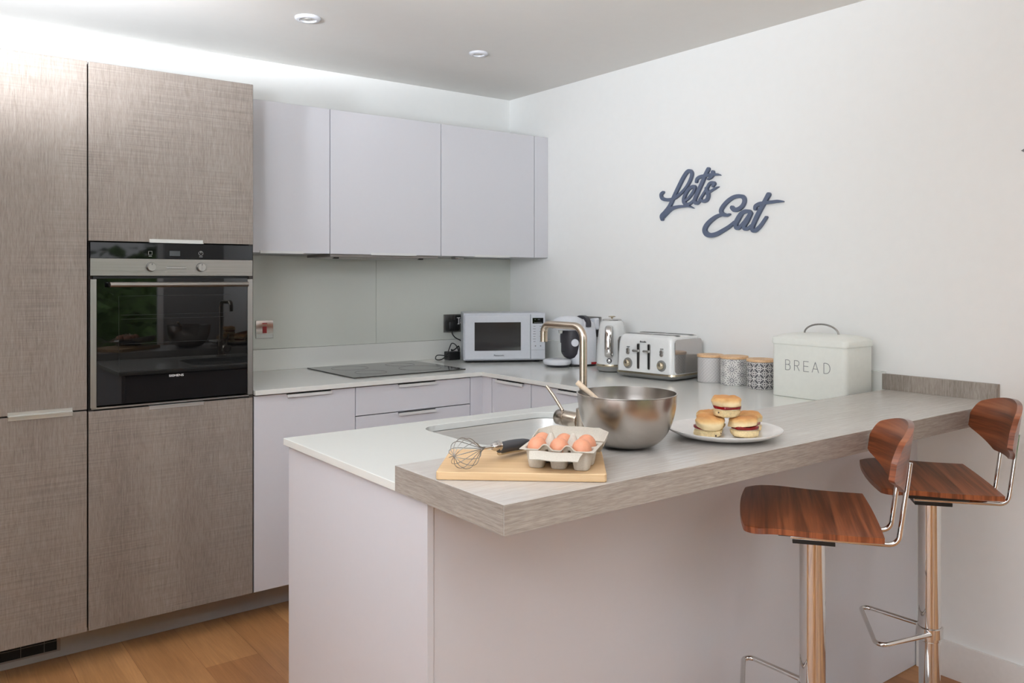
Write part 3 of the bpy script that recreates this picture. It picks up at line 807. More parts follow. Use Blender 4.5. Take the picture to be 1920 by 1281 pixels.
# ------------------------------------------------------------------ lights in the ceiling
for (x, y, r, lb) in ((-1.593, -.763, .052, 'white round recessed downlight nearer the tall cabinets'), (-.745, -.748, .044, 'white round recessed downlight nearer the right wall')):
    t = thing('downlight', lb, 'light', (x, y, ZCL), group='recessed ceiling downlights')
    s = r/.05
    obj('trim', MB().lathe([(.050*s, -.0004), (.0495*s, -.006), (.044*s, -.011), (.033*s, -.011), (.031*s, -.004)], 40, cap0=False, cap1=False), M['whiteplastic'], t)
    obj('lamp', MB().lathe([(.0312*s, -.0006), (.031*s, -.0055), (.018*s, -.0065), (0, -.0068)], 36), plain('pale_lamp_glass', (205, 203, 198), .25), t)
    obj('lamp_centre', MB().lathe([(.014*s, -.0064), (.0135*s, -.0085), (0, -.009)], 24), plain('light_grey_lamp_centre', (186, 184, 180), .4), t)

# ------------------------------------------------------------------ sockets, plugs, cables
t = thing('cooker_switch', 'chrome cooker switch plate with red rocker on the splashback', 'switch', (-1.489, -.0072, 1.137))
obj('plate', MB().box(-.0435, .0435, -.004, -.0003, -.0435, .0435), M['chrome'], t, bevel=.0015)
obj('rocker', MB().box(-.010, .010, -.008, -.0042, -.018, .014), M['red'], t, bevel=.0015)
obj('sticker', MB().box(-.041, .041, -.0046, -.0041, -.0415, -.022), M['label'], t)
obj('indicator', MB().box(-.012, .012, -.0052, -.0041, .026, .031), M['red'], t, bevel=.0006)

t = thing('wall_socket', 'steel double wall socket on the splashback beside the microwave', 'socket', (-.395, -.0072, 1.131))
obj('plate', MB().box(-.073, .073, -.005, -.0003, -.050, .050), M['steelv'], t, bevel=.001)
obj('rocker', MB().box(-.012, .004, -.008, -.0051, .020, .042), M['black'], t, bevel=.001)
sy = MB(); sy.box(-.012, .010, -.0412, -.0400, .030, .034).box(-.003, .001, -.0412, -.0400, -.002, .030).box(-.008, .004, -.0412, -.0400, -.004, 0).box(.007, .010, -.0412, -.0400, .0, .026)

t = thing('plug', 'black plug with white cable mark in the socket beside the microwave', 'plug', (-.395, -.0125, 1.131))
mb = MB(); mb.loft([[(x, -.0003, z) for x, z in rrect(.078, .062, .012, 4, -.022, -.012)], [(x, -.030, z) for x, z in rrect(.074, .058, .014, 4, -.022, -.012)], [(x, -.036, z) for x, z in rrect(.062, .046, .012, 4, -.022, -.012)]])
obj('body', mb, M['black'], t)
mb = MB(); mb.box(-.022, .070, -.0395, -.0362, .008, .046).box(-.012, .062, -.0362, -.001, .010, .044)
obj('switch_block', mb, M['black'], t, bevel=.002)
obj('mark', sy, M['textwhite'], t)
cb = MB(); cb.tube(smooth_path([(-.035, -.025, -.042), (-.034, -.028, -.058), (-.018, -.032, -.078), (.012, -.036, -.094), (.05, -.040, -.112)], 8), .0032, 8)
obj('cable', cb, M['black'], t)

t = thing('power_adapter', 'black power adapter with looped cable lying left of the microwave', 'adapter', (-.475, -.10, ZC))
obj('body', MB().box(-.030, .040, -.030, .028, .0005, .046), M['black'], t, bevel=.004)
cb = MB(); cb.tube(smooth_path([(-.030, -.01, .018), (-.060, -.012, .028), (-.098, -.010, .030), (-.106, -.008, .012), (-.085, -.006, .0045), (-.060, -.008, .010), (-.036, -.014, .034), (-.018, -.012, .070), (.004, .0, .090), (.030, .002, .080), (.045, .0, .050), (.040, .0, .025)], 8), .0028, 8)
obj('cable', cb, M['black'], t)
cb = MB(); cb.tube(smooth_path([(.005, 0, .046), (.0, .0, .056), (.012, .0, .052), (.030, .0, .06), (.05, .004, .072), (.056, .006, .05), (.050, .008, .03)], 8), .0034, 8)
obj('cable', cb, M['black'], t)

t = thing('wall_socket', 'steel double wall socket on the right wall behind coffee machine and kettle', 'socket', (0, -.715, 1.130), 0)
obj('plate', MB().box(-.006, -.0003, -.075, .078, -.05, .054), M['steelv'], t, bevel=.001)
t = thing('plug', 'white plug in the right wall socket behind the coffee machine', 'plug', (-.0065, -.758, 1.148))
mb = MB(); mb.loft([[(-.0003, y, z) for y, z in rrect(.042, .062, .010, 4)], [(-.03, y, z) for y, z in rrect(.036, .056, .012, 4)]])
obj('body', mb, M['whiteplastic'], t)

# ------------------------------------------------------------------ microwave
t = thing('microwave', 'white microwave oven standing in the worktop corner', 'microwave', (-.328, -.391, ZC), atan2(-.496, .868))
MW, MD, MH, MF = .437, .240, .250, .012
obj('body', MB().box(-MW/2+.003, MW/2-.003, .016, MD, MF, MF+MH), M['microwhite'], t, bevel=.004)
obj('front_frame', MB().box(-MW/2, MW/2, .0, .0155, MF, MF+MH), M['microwhite'], t, bevel=.003)
dx1 = MW/2*.63
d = obj('door', MB().box(-MW/2+.006, dx1, -.012, -.0003, MF+.006, MF+MH-.008), M['microwhite'], t, bevel=.003)
obj('window', MB().box(-MW/2+.058, dx1-.052, -.0136, -.0122, MF+.052, MF+MH-.048), plain('dark_microwave_window', (44, 43, 44), .08, spec=.8), d, bevel=.0006)
add_text('brand_lettering', 'Panasonic', M['textdark'], d, (-MW/2+.188, -.0124, MF+.027), (1,0,0), (0,0,1), .054, .0095, thin=.012)
cp = obj('control_panel', MB().box(dx1+.002, MW/2-.002, -.012, -.0003, MF+.006, MF+MH-.008), M['microwhite'], t, bevel=.003)
px = (dx1+MW/2)/2; hw = (MW/2-dx1)/2
obj('display', MB().box(px-hw+.011, px+hw-.012, -.0132, -.0122, MF+MH-.056, MF+MH-.026), M['blackglass'], cp)
mk = MB()
for r in range(7):
    for c in (-.018, .018):
        w_ = .0095 if (r+c*50) % 2 < 1 else .007
        mk.box(px+c-w_, px+c+w_*.6, -.0126, -.0121, MF+MH-.072-r*.0135, MF+MH-.0695-r*.0135)
for c in (-.014, .014): mk.box(px+c-.003, px+c+.003, -.0126, -.0121, MF+.072, MF+.078)
mk.box(px-hw+.004, px+hw-.004, -.0126, -.0121, MF+.0535, MF+.0545)
obj('key_legends', mk, M['textgrey'], cp)
mk = MB(); mk.box(px-.02, px-.012, -.0138, -.0131, MF+MH-.036, MF+MH-.034).box(px-.002, px+.010, -.0138, -.0131, MF+MH-.036, MF+MH-.034).box(px-.022, px+.022, -.0138, -.0131, MF+MH-.0515, MF+MH-.0495)
obj('display_marks', mk, M['textgrey'], cp)
for x in (-MW/2+.04, MW/2-.04):
    for y in (.03, MD-.03): obj('foot', MB().lathe([(.014, .0003), (.016, MF)], 16, Matrix.Translation((x, y, 0))), M['black'], t)
obj('base_plate', MB().box(-MW/2+.012, MW/2-.012, .008, MD-.01, MF-.006, MF-.0003), M['black'], t)

# ------------------------------------------------------------------ coffee machine (front towards -X)
t = thing('coffee_machine', 'white and black pod coffee machine beside the microwave', 'coffee machine', (-.13, -.735, ZC), radians(-8))
def ell(cx, cy, a, b, z, n=32, p=2.): 
    out = []
    for i in range(n):
        th = 2*pi*i/n; c_, s_ = cos(th), sin(th)
        out.append((cx+a*math.copysign(abs(c_)**(2/p), c_), cy+b*math.copysign(abs(s_)**(2/p), s_), z))
    return out
tr = obj('drip_tray', MB().loft([ell(-.112, 0, .063, .066, .012), ell(-.112, 0, .069, .072, .018), ell(-.112, 0, .071, .074, .030), ell(-.112, 0, .064, .067, .038), ell(-.112, 0, .050, .053, .0405)]), M['whiteplastic'], t, ang=50)
obj('tray_base', MB().loft([ell(-.105, 0, .052, .056, .0005), ell(-.105, 0, .064, .066, .0118)]), M['charcoal'], tr)
obj('tray_slots', MB().box(-.135, -.09, -.012, -.0095, .0406, .0412).box(-.13, -.085, .0095, .012, .0406, .0412), M['greybase'], tr)
obj('base', MB().loft([ell(.02, 0, .085, .062, .0006, p=3), ell(.02, 0, .087, .064, .010, p=3)]), M['black'], t)
R_ = []
for z, cx, a, b in ((.0105, .035, .072, .066), (.05, .033, .074, .069), (.10, .032, .073, .071), (.15, .034, .071, .070), (.19, .036, .066, .066), (.222, .038, .056, .056), (.238, .04, .03, .03)):
    R_.append(ell(cx, 0, a, b, z, p=2.8))
obj('body', MB().loft(R_), M['whiteplastic'], t, ang=60)
R_ = []
for z, cx, a, b in ((.036, -.012, .030, .026), (.046, -.016, .044, .044), (.065, -.020, .052, .054), (.10, -.022, .056, .059), (.15, -.022, .057, .061), (.186, -.020, .054, .060)):
    R_.append(ell(cx, 0, a, b, z, p=2.4))
fp = obj('front_column', MB().loft(R_), M['charcoal'], t, ang=60)
R_ = []
for z, a, b in ((.184, .058, .058), (.190, .080, .068), (.205, .088, .073), (.222, .086, .070), (.240, .074, .058), (.252, .050, .040), (.257, .02, .018)):
    R_.append(ell(-.048, 0, a, b, z, p=2.3))
hd_ = obj('brew_head', MB().loft(R_), M['whiteplastic'], t, ang=60)
R_ = []
for x, a in ((.020, .0), (.0205, 1.), (.042, 1.), (.0425, 0.)):
    R_.append([(x+.012*sin(i*pi/24), .078*cos(i*pi/24)*(1 if a else .9), .200+.056*sin(i*pi/24)*(1 if a else .9)) for i in range(25)]+[(x, .078*cos(i*pi/24)*.5*(1 if a else .9), .200) for i in range(24, -1, -1)])
obj('hinge_band', MB().loft(R_), M['charcoal'], hd_, ang=50)
obj('spout', MB().lathe([(.012, .168), (.016, .185)], 20, Matrix.Translation((-.088, 0, 0))), M['chrome'], t)
Kx = Matrix.Translation((-.0430, -.0585, .122)) @ Matrix.Rotation(radians(62), 4, 'Z') @ Matrix.Rotation(radians(-90), 4, 'Y')
obj('dial', MB().lathe([(.019, 0), (.019, .008), (.0175, .010), (0, .010)], 28, Kx), M['whiteplastic'], t)
obj('label_sticker', MB().box(-.077, -.0765, .018, .044, .075, .118), M['label'], fp)
obj('cup_mark', MB().box(-.0785, -.0760, -.014, .014, .0725, .0765), M['black'], fp, bevel=.001)
obj('rear_stripe', MB().box(.05, .085, -.0705, -.0685, .010, .021), M['red'], t)

# ------------------------------------------------------------------ kettle
t = thing('kettle', 'glossy white jug kettle with chrome handle beside the toaster', 'kettle', (-.158, -1.030, ZC), radians(216))
obj('base', MB().loft([ell(0, 0, .062, .062, .0005), ell(0, 0, .073, .073, .008), ell(0, 0, .074, .074, .026)]), M['greybase'], t, ang=40)
obj('chrome_band', MB().lathe([(.0745, .0262), (.0755, .028), (.0755, .036), (.0745, .038)], 40), M['cream'], t)
R_ = []
for z, r in ((.0382, .0740), (.08, .0735), (.13, .0705), (.18, .0655), (.215, .0605), (.236, .0555), (.2435, .049), (.246, .044)): R_.append(ell(0, 0, r, r, z, 40))
b_ = obj('body', MB().loft(R_), M['toaster'], t, ang=60)
ld = obj('lid', MB().lathe([(.046, .2462), (.047, .249), (.042, .2525), (.01, .2535), (0, .2535)], 36), M['chrome'], t)
obj('lid_knob', MB().lathe([(.004, .2535), (.005, .258), (.016, .2605), (.0175, .2635), (.012, .266), (0, .2665)], 24), M['cream'], ld)
# the handle lies flat-on to the viewer: a chrome oval loop with inset front
hp = smooth_path([(.071, 0, .090), (.083, 0, .080), (.098, 0, .085), (.104, 0, .12), (.100, 0, .17), (.092, 0, .205), (.078, 0, .218), (.062, 0, .212)], 6)
hmb = MB(); rings = []
for i, p in enumerate(hp):
    tg = (hp[min(i+1, len(hp)-1)]-hp[max(i-1, 0)]).normalized(); nn = Vector((0, 1, 0)); bb = tg.cross(nn)
    rings.append([p+nn*(.0175*cos(2*pi*k/14))+bb*(.0065*sin(2*pi*k/14)) for k in range(14)])
hmb.loft(rings); obj('handle', hmb, M['chrome'], t, ang=60)
obj('power_switch', MB().lathe([(.009, 0), (.009, .004), (.006, .006), (0, .006)], 20, Matrix.Translation((.072, .0, .056)) @ Matrix.Rotation(radians(90), 4, 'Y')), M['chrome'], t)
obj('switch_surround', MB().lathe([(.0125, 0), (.0125, .002), (.0095, .002)], 20, Matrix.Translation((.0728, .0, .056)) @ Matrix.Rotation(radians(90), 4, 'Y')), M['black'], t)
obj('spout', MB().loft([[(-.058, -.022, .19), (-.058, .022, .19), (-.050, .02, .242), (-.050, -.02, .242)], [(-.066, -.018, .20), (-.066, .018, .20), (-.062, .016, .243), (-.062, -.016, .243)], [(-.076, -.006, .228), (-.076, .006, .228), (-.076, .005, .244), (-.076, -.005, .244)]]), M['toaster'], t, bevel=.001)

# ------------------------------------------------------------------ toaster (front faces -X in its own frame)
t = thing('toaster', 'glossy white four slot toaster with two front levers', 'toaster', (-.158, -1.336, ZC), radians(6.5))
hx, hy = .114, .156
R_ = [at_z(rrect(2*hx-.05, 2*hy-.05, .03, 6), .001), at_z(rrect(2*hx+.0, 2*hy+.006, .03, 6), .012), at_z(rrect(2*hx+.012, 2*hy+.018, .032, 6), .022)]
obj('base', MB().loft(R_), M['greybase'], t, ang=40)
obj('chrome_band', MB().loft([at_z(rrect(2*hx+.013, 2*hy+.019, .032, 6), .0222), at_z(rrect(2*hx+.010, 2*hy+.016, .032, 6), .0305)]), M['cream'], t)
R_ = []
for z, k, r in ((.0307, .004, .026), (.10, .000, .026), (.15, -.004, .028), (.176, -.009, .030), (.188, -.018, .030), (.194, -.030, .030), (.196, -.048, .024)):
    R_.append(at_z(rrect(2*hx+k, 2*hy+k, r, 7), z))
bd = obj('body', MB().loft(R_), M['toaster'], t, ang=60)
for s_ in (-1, 1):
    sp_ = MB(); sp_.loft([[(x, s_*(hy-.0005+dy*.0022), z) for x, z in rrect(2*hx-.026, .148, .018, 6, 0, .107)] for dy in (0, 1, 1.3)])
    obj('side_panel', sp_, M['toasterside'], bd)
for sx in (-.052, .052):
    for sy in (-.074, .074):
        obj('slot', MB().prism(rrect(.030, .132, .006, 3, sx, sy), .1962, .1972), M['black'], bd)
        obj('slot_rim', MB().loft([at_z(rrect(.038, .140, .008, 3, sx, sy), .1960), at_z(rrect(.030, .132, .006, 3, sx, sy), .1969)], False, False), M['steelv'], bd)
fx = -hx-.001
def front(y, z, out=0.): return Matrix.Translation((fx-out, y, z)) @ Matrix.Rotation(radians(-90), 4, 'Y')
for y in (.030, -.028):
    lv = obj('lever_slot', MB().prism(rrect(.108, .0085, .004, 3), -.002, .0012, front(y, .100)), M['black'], bd)
    rim = MB(); rim.loft([at_z(rrect(.114, .0145, .006, 4), -.002), at_z(rrect(.114, .0145, .006, 4), .0014), at_z(rrect(.108, .0085, .004, 4), .0016), at_z(rrect(.108, .0085, .004, 4), -.002)], False, False, front(y, .100))
    obj('slot_trim', rim, M['steelv'], lv)
    obj('lever', MB().loft([at_z(rrect(.010, .030, .004, 3, 0, .006), .004), at_z(rrect(.013, .034, .005, 3, 0, .006), .014), at_z(rrect(.009, .030, .004, 3, 0, .006), .019)], M=front(y, .125)), M['chrome'], lv)
for y in (.088, -.096):
    kn = obj('dial', MB().lathe([(.0165, .002), (.0155, .014), (.013, .0165), (0, .0165)], 32, front(y, .066)), M['cream'], bd)
    obj('dial_ring', MB().lathe([(.0245, -.002), (.0245, .002), (.021, .0035), (.0168, .0035)], 32, front(y, .066)), M['greybase'], kn)
    obj('dial_mark', MB().box(-.001, .015, -.0012, .0012, .0166, .0176, front(y, .066)), M['textdark'], kn)
    for dz in (.048, .060):
        obj('button', MB().lathe([(.0085, -.001), (.0085, .0035), (.0065, .0045), (0, .0045)], 20, front(y, .066+dz)), M['steelv'], bd)
mk = MB()
for y in (.088, -.096):
    for k in range(3): mk.box(fx-.0012, fx+.002, y-.008+k*.006, y-.0055+k*.006, .137, .1415)
obj('button_legends', mk, M['textgrey'], bd)
add_text('brand_lettering', 'Breville', M['textdark'], bd, (fx-.0004, .003, .166), (0,-1,0), (0,0,1), .034, .0075, thin=.01)

# ------------------------------------------------------------------ canisters
def can_mesh(r, h):
    n = 64; me_v = []; me_f = []; uv = []
    prof = [(r-.004, 0, 0), (r-.0005, .003, .0), (r, .006, .06), (r, h-.004, .97), (r-.001, h, 1.)]
    for k, (rr, z, _) in enumerate(prof):
        for i in range(n+1): me_v.append((rr*cos(2*pi*i/n), rr*sin(2*pi*i/n), z))
    for k in range(len(prof)-1):
        for i in range(n):
            a = k*(n+1)+i; me_f.append((a, a+1, a+n+2, a+n+1))
    return me_v, me_f, prof, n
def canister(loc, r, h, kind, rep_u, rep_v, label, rot):
    t = thing('canister', label, 'canister', loc, rot, group='patterned storage canisters')
    vs, fs, prof, n = can_mesh(r, h)
    me = bpy.data.meshes.new('pot'); me.from_pydata(vs, [], fs)
    ul = me.uv_layers.new(name='UVMap')
    for p in me.polygons:
        for li in p.loop_indices:
            vi = me.loops[li].vertex_index; i = vi % (n+1); z = vs[vi][2]
            ul.data[li].uv = (i/n*rep_u, z/h*rep_v)
    me.polygons.foreach_set('use_smooth', [True]*len(me.polygons))
    me.materials.append(pattern_mat('canister_pattern_%d' % kind, kind))
    o = bpy.data.objects.new('pot', me); COL.objects.link(o); o.parent = t
    obj('pot_base', MB().lathe([(r-.004, .0003), (r-.0042, h-.006), (r-.008, h-.004)], 48), M['greybase'], t)
    obj('lid', MB().lathe([(r-.001, h+.001), (r+.002, h+.002), (r+.0025, h+.010), (r+.001, h+.0125), (0, h+.0125)], 56), M['lidwood'], t)
    obj('seal', MB().lathe([(r-.007, h-.002), (r-.003, h-.002), (r-.003, h+.0008)], 48), M['whiteplastic'], t)
canister((-.108, -1.586, ZC), .0545, .1070, 0, 24, 7.5, 'grey canister with light diamond lattice, next to the toaster', .3)
canister((-.100, -1.7055, ZC), .0560, .1090, 1, 8, 2.4, 'pale canister with grey ring dots, middle of the three', .1)
canister((-.112, -1.848, ZC), .0550, .1080, 2, 8, 2.5, 'dark grey canister with white interlocking circles, next to the bread bin', .5)

# ------------------------------------------------------------------ bread bin (front faces -X)
t = thing('bread_bin', 'cream white bread bin with wire handle and printed word', 'bread bin', (-.148, -2.1435, ZC))
bw, bl, bh = .190, .316, .205
obj('body', MB().loft([at_z(rrect(bw-.012, bl-.012, .018, 6), .0005), at_z(rrect(bw-.006, bl-.006, .020, 6), .004), at_z(rrect(bw-.006, bl-.006, .020, 6), bh)]), M['enamel'], t)
R_ = [at_z(rrect(bw-.002, bl-.002, .021, 6), bh-.006), at_z(rrect(bw+.001, bl+.001, .022, 6), bh-.0055), at_z(rrect(bw+.001, bl+.001, .022, 6), bh+.014), at_z(rrect(bw-.004, bl-.004, .022, 6), bh+.019), at_z(rrect(bw-.05, bl-.05, .03, 6), bh+.030), at_z(rrect(bw-.12, bl-.12, .03, 6), bh+.035)]
ld = obj('lid', MB().loft(R_), M['enamel'], t, ang=40)
hp = [(0, -.074, bh+.030)]+[(0, -.074*cos(pi*k/16)*.96, bh+.034+.036*sin(pi*k/16)) for k in range(17)]+[(0, .074, bh+.030)]
mb = MB(); mb.tube(hp, .0034, 10); mb.lathe([(.007, bh+.0300), (.007, bh+.0335), (.004, bh+.035)], 14, Matrix.Translation((0, -.0735, 0))); mb.lathe([(.007, bh+.0300), (.007, bh+.0335), (.004, bh+.035)], 14, Matrix.Translation((0, .0735, 0)))
obj('handle', mb, M['steelv'], ld)
# the word, drawn with thin strokes
LET = {'B': [[(0,0),(0,1)], [(0,1),(.3,1),(.46,.92),(.5,.77),(.46,.62),(.3,.54),(0,.54)], [(.3,.54),(.5,.46),(.56,.28),(.5,.09),(.3,0),(0,0)]],
       'R': [[(0,0),(0,1)], [(0,1),(.3,1),(.48,.92),(.53,.74),(.48,.57),(.3,.49),(0,.49)], [(.28,.49),(.56,0)]],
       'E': [[(0,0),(0,1)], [(0,1),(.54,1)], [(0,.52),(.50,.52)], [(0,0),(.56,0)]],
       'A': [[(0,0),(.36,1)], [(.36,1),(.72,0)], [(.13,.34),(.59,.34)]],
       'D': [[(0,0),(0,1)], [(0,1),(.26,1),(.52,.88),(.64,.66),(.66,.5),(.64,.34),(.52,.12),(.26,0),(0,0)]]}
mb = MB(); y0s = {'B': .0915, 'R': .0530, 'E': .0140, 'A': -.0210, 'D': -.0690}; Hh = .037
for ch, st in LET.items():
    for s in st:
        pts = [(a, b) for a, b in s]
        if len(pts) == 2: pts = [pts[0], ((pts[0][0]+pts[1][0])/2, (pts[0][1]+pts[1][1])/2), pts[1]]
        ribbon(mb, [(a*Hh, b*Hh) for a, b in pts], .0021, lambda a, b, d, y0=y0s[ch]: Vector((-bw/2+.0030-d, y0-a, .103+b)), -.0002, .0006, n=5, cap=4)
obj('lettering', mb, M['textgrey'], t)

# ------------------------------------------------------------------ tap
t = thing('kitchen_tap', 'brushed nickel kitchen tap with square spout over the sink', 'tap', (-1.410, -2.212, ZC))
obj('base_ring', MB().lathe([(.027, .0003), (.027, .006), (.022, .008)], 28), M['nickel'], t)
obj('column', MB().lathe([(.0205, .0082), (.0205, .086), (.0125, .090)], 28), M['nickel'], t)
H_ = .314
obj('spout', MB().tube(fillet([(0, 0, .09), (0, 0, H_), (0, .172, H_), (0, .172, .262)], .036, 8), .0108, 18), M['nickel'], t, ang=50)
obj('mixer_body', MB().lathe([(.0205, .015), (.0222, .018), (.0222, .068), (.0205, .0685), (.0205, .070), (.0222, .0705), (.0222, .104), (.020, .106), (0, .106)], 28, Matrix.Translation((0, 0, .050)) @ Matrix.Rotation(radians(-90), 4, 'X')), M['nickel'], t)
obj('lever', MB().tube([(0, .088, .070), (-.004, .120, .106), (-.008, .150, .134)], .0048, 12), M['nickel'], t)

# ------------------------------------------------------------------ light settings
# daylight through both windows plus the bounced flash; the other spots are added fill lamps
FC = (.875, .945, 1.03)
LIGHT = dict(sky=3.3, exposure=0.0, spots=[
    ('bounce_flash', (-3.3, -1.45, 1.95), (-2.72, -.80, 2.43), 300, 72, .12, 1., (.93, .965, 1.02)),
    ('ceiling_fill', (-3.6, -2.2, 1.7), (-2.9, -2.0, 2.43), 225, 120, .12, 1., FC),  # added fill, aimed up to brighten the room
    ('ceiling_fill', (-3.2, -3.3, 1.6), (-2.6, -2.6, 2.43), 235, 100, .12, 1., FC),  # second added fill bounced off the ceiling
    ('fill_spot', (-3.0, -4.6, 1.5), (-2.7, -4.3, 2.43), 450, 110, .12, 1., FC),  # unseen fill lamp added behind the camera
    ('rear_fill', (-1.6, -4.8, 1.2), (-1.0, -5.6, 2.0), 380, 120, .12, 1., FC),  # added fill bounced off the rear of the room
    ('corner_fill', (-3.5, -3.4, 2.15), (-.5, -.6, 1.0), 130, 60, .4, 1., FC),  # soft lamp added to lift the under-lit far corner
])

# ------------------------------------------------------------------ mixing bowl and spoon
t = thing('mixing_bowl', 'large stainless steel mixing bowl on the breakfast bar', 'bowl', (-1.512, -2.483, ZB))
prof = [(.0, .0006), (.038, .0006), (.046, .003)]
for k in range(1, 13):
    a = k/12; r = .046+(.1205-.046)*sin(a*pi/2)**.95; z = .003+.125*(1-cos(a*pi/2))**1.02
    prof.append((r, z))
inner = [(r-.0016, z+.0012) for r, z in prof[2:]]
prof += [(.1225, .1295), (.1225, .1310), (.1190, .1312)]+list(reversed(inner))+[(.038, .0030), (0, .0030)]
obj('bowl', MB().lathe(prof, 72, cap0=False, cap1=False), M['bowlsteel'], t, ang=50)
t = thing('wooden_spoon', 'pale wooden spoon leaning inside the steel mixing bowl', 'spoon', (-1.505, -2.478, ZB))
A = Vector((-.094, .080, .155)); Bp = Vector((.022, -.028, .018)); dirn = (A-Bp).normalized(); Ls = (A-Bp).length
Q = Matrix.Translation(Bp) @ dirn.to_track_quat('Z', 'Y').to_matrix().to_4x4()
rings = []
for z, a, b in ((0, .002, .001), (.006, .014, .004), (.02, .021, .0055), (.035, .021, .0055), (.05, .014, .005), (.062, .0075, .0052), (.08, .0062, .0055), (Ls-.03, .0072, .0066), (Ls-.002, .0076, .007), (Ls, .006, .0055)):
    rings.append([(a*cos(2*pi*k/18), b*sin(2*pi*k/18), z) for k in range(18)])
obj('spoon', MB().loft(rings, M=Q), M['spoonwood'], t, ang=50)

# ------------------------------------------------------------------ plate and scones
PC = Vector((-1.2250, -2.5500, ZB))
t = thing('dinner_plate', 'round white plate carrying the scones on the breakfast bar', 'plate', PC)
obj('plate', MB().lathe([(0, .0012), (.083, .0012), (.085, .0006), (.088, .0006), (.092, .003), (.122, .009), (.142, .0185), (.1455, .0225), (.1450, .0242), (.1425, .0238), (.137, .0195), (.120, .0128), (.100, .0082), (.0, .0078)], 96, cap0=False, cap1=False), M['plate'], t, ang=60)


def blob(prof, seed, amp, freq, n=40, squash=(1, 1)):
    mb = MB(); rings = []
    fine = [(max(p.x, 1e-4), p.y) for p in smooth_path([(r, z, 0) for r, z in prof], 3)]
    for r, z in fine:
        ring = []
        for i in range(n):
            a = 2*pi*i/n
            p = Vector((max(r, 1e-4)*cos(a)*squash[0], max(r, 1e-4)*sin(a)*squash[1], z))
            d = noise.noise(p*freq+Vector((seed*7.3, seed*3.1, seed)))*amp+noise.noise(p*210.+Vector((seed, 2., 5.)))*.0011
            p += Vector((cos(a), sin(a), 0))*d*(1 if r > .005 else 0)+Vector((0, 0, d*.5 if r < .03 else d*.15))
            ring.append(p)
        rings.append(ring)
    mb.loft(rings); return mb


def scone(loc, rotz, seed, label, tilt=(0, 0), slide=0., jam_side=0):
    t = thing('scone', label, 'scone', loc, rotz, group='jam scones on the plate')
    obj('bottom_half', blob([(.026, .0004), (.0315, .003), (.034, .009), (.0345, .015), (.032, .0178), (.001, .0182)], seed, .0055, 70), M['sconebot'], t, ang=60)
    obj('cream_layer', blob([(.026, .0178), (.032, .0182), (.0315, .0200), (.001, .0202)], seed+9, .003, 90), M['cream_fill'], t, ang=60)
    obj('jam_layer', blob([(.027, .0200), (.0325, .0205), (.0332, .0255), (.030, .0275), (.001, .0276)], seed+5, .0075, 48), M['jam'], t, ang=60)
    R = Matrix.Translation((slide, 0, .0002)) @ Matrix.Rotation(tilt[0], 4, 'X') @ Matrix.Rotation(tilt[1], 4, 'Y')
    top = blob([(.029, .0262), (.0340, .0272), (.0352, .032), (.0354, .040), (.0338, .0455), (.0285, .0492), (.016, .0508), (.001, .0512)], seed+3, .0075, 55)
    top.v = [R @ v for v in top.v]
    obj('top_half', top, M['scone'], t, ang=60)
    dk = plain('dark_sultana_%d' % seed, (58, 36, 28), .5)
    rnd = random.Random(seed)
    for _ in range(6):
        a = rnd.uniform(0, 2*pi); z = rnd.choice([.006, .009, .012]); rr = .0322
        rz = MB(); rz.lathe([(.0006, -.0024), (.0017, -.0016), (.0022, 0), (.0017, .0016), (.0006, .0024)], 12, Matrix.Translation((rr*cos(a), rr*sin(a), z)))
        obj('sultana', rz, dk, t)
zs = ZB+.0082
scone((-1.2850, -2.5450, zs), .4, 1, 'jam scone at the left front of the plate', tilt=(radians(9), radians(-9)))
scone((-1.2130, -2.6040, zs), 1.3, 2, 'jam scone at the right front of the plate', tilt=(radians(-3), radians(6)))
scone((-1.2050, -2.4900, zs), 2.2, 3, 'scone at the back of the plate, half hidden by the top one')
scone((-1.1500, -2.5640, zs), 3.4, 4, 'scone peeping out behind the right front scone')
scone((-1.2440, -2.5720, zs+.0505), .9, 5, 'jam scone resting on top of the other scones')

# ------------------------------------------------------------------ chopping board, whisk, eggs
BA = atan2(-.226, .262)                          # direction of the board's front edge
BC = Vector((-1.8590, -2.5180, ZB))
t = thing('chopping_board', 'pale wooden chopping board on the left end of the breakfast bar', 'chopping board', BC, BA)
obj('board', MB().prism(rrect(.346, .226, .006, 3), .0004, .0172), M['boardwood'], t, bevel=.002)
ZW = ZB+.0174

t = thing('balloon_whisk', 'wire balloon whisk with dark grey handle on the chopping board', 'whisk', (-2.045, -2.525, ZW), atan2(.075, .245))
ax0, axr = .034, .033                            # axis height at the balloon, balloon radius
def whisk_pt(s, r, a, rise=.0):
    return Vector((s, r*cos(a), ax0+r*sin(a)*.96+rise))
def wline(a, n=22):
    out = []
    for k in range(n+1):
        u = k/n; s = .100*u
        if u < .36: r = axr*sqrt(max(0, 1-((.36-u)/.36)**2))
        else: r = .0024+(axr-.0024)*(.5+.5*cos(pi*((u-.36)/.64)**.92))
        out.append(whisk_pt(.004+s, r, a))
    return out
for k in range(6):
    a = pi*k/6+.2
    p1 = wline(a); p2 = wline(a+pi)
    mb = MB(); mb.tube(list(reversed(p1))+p2[1:], .00075, 6)
    obj('wire', mb, M['steelv'], t)
mb = MB(); mb.tube([(.094, 0, ax0), (.130, 0, ax0-.002)], .0032, 10); obj('neck', mb, M['chrome'], t)
HS = -.020
mb = MB(); mb.tube([(q+HS, 0, z) for q, z in ((.150, ax0-.002), (.156, ax0-.0025), (.164, ax0-.003), (.170, ax0-.003), (.175, ax0-.0035))], [.005, .009, .0105, .009, .0115], 18); obj('ferrule', mb, M['chrome'], t)
rings = []
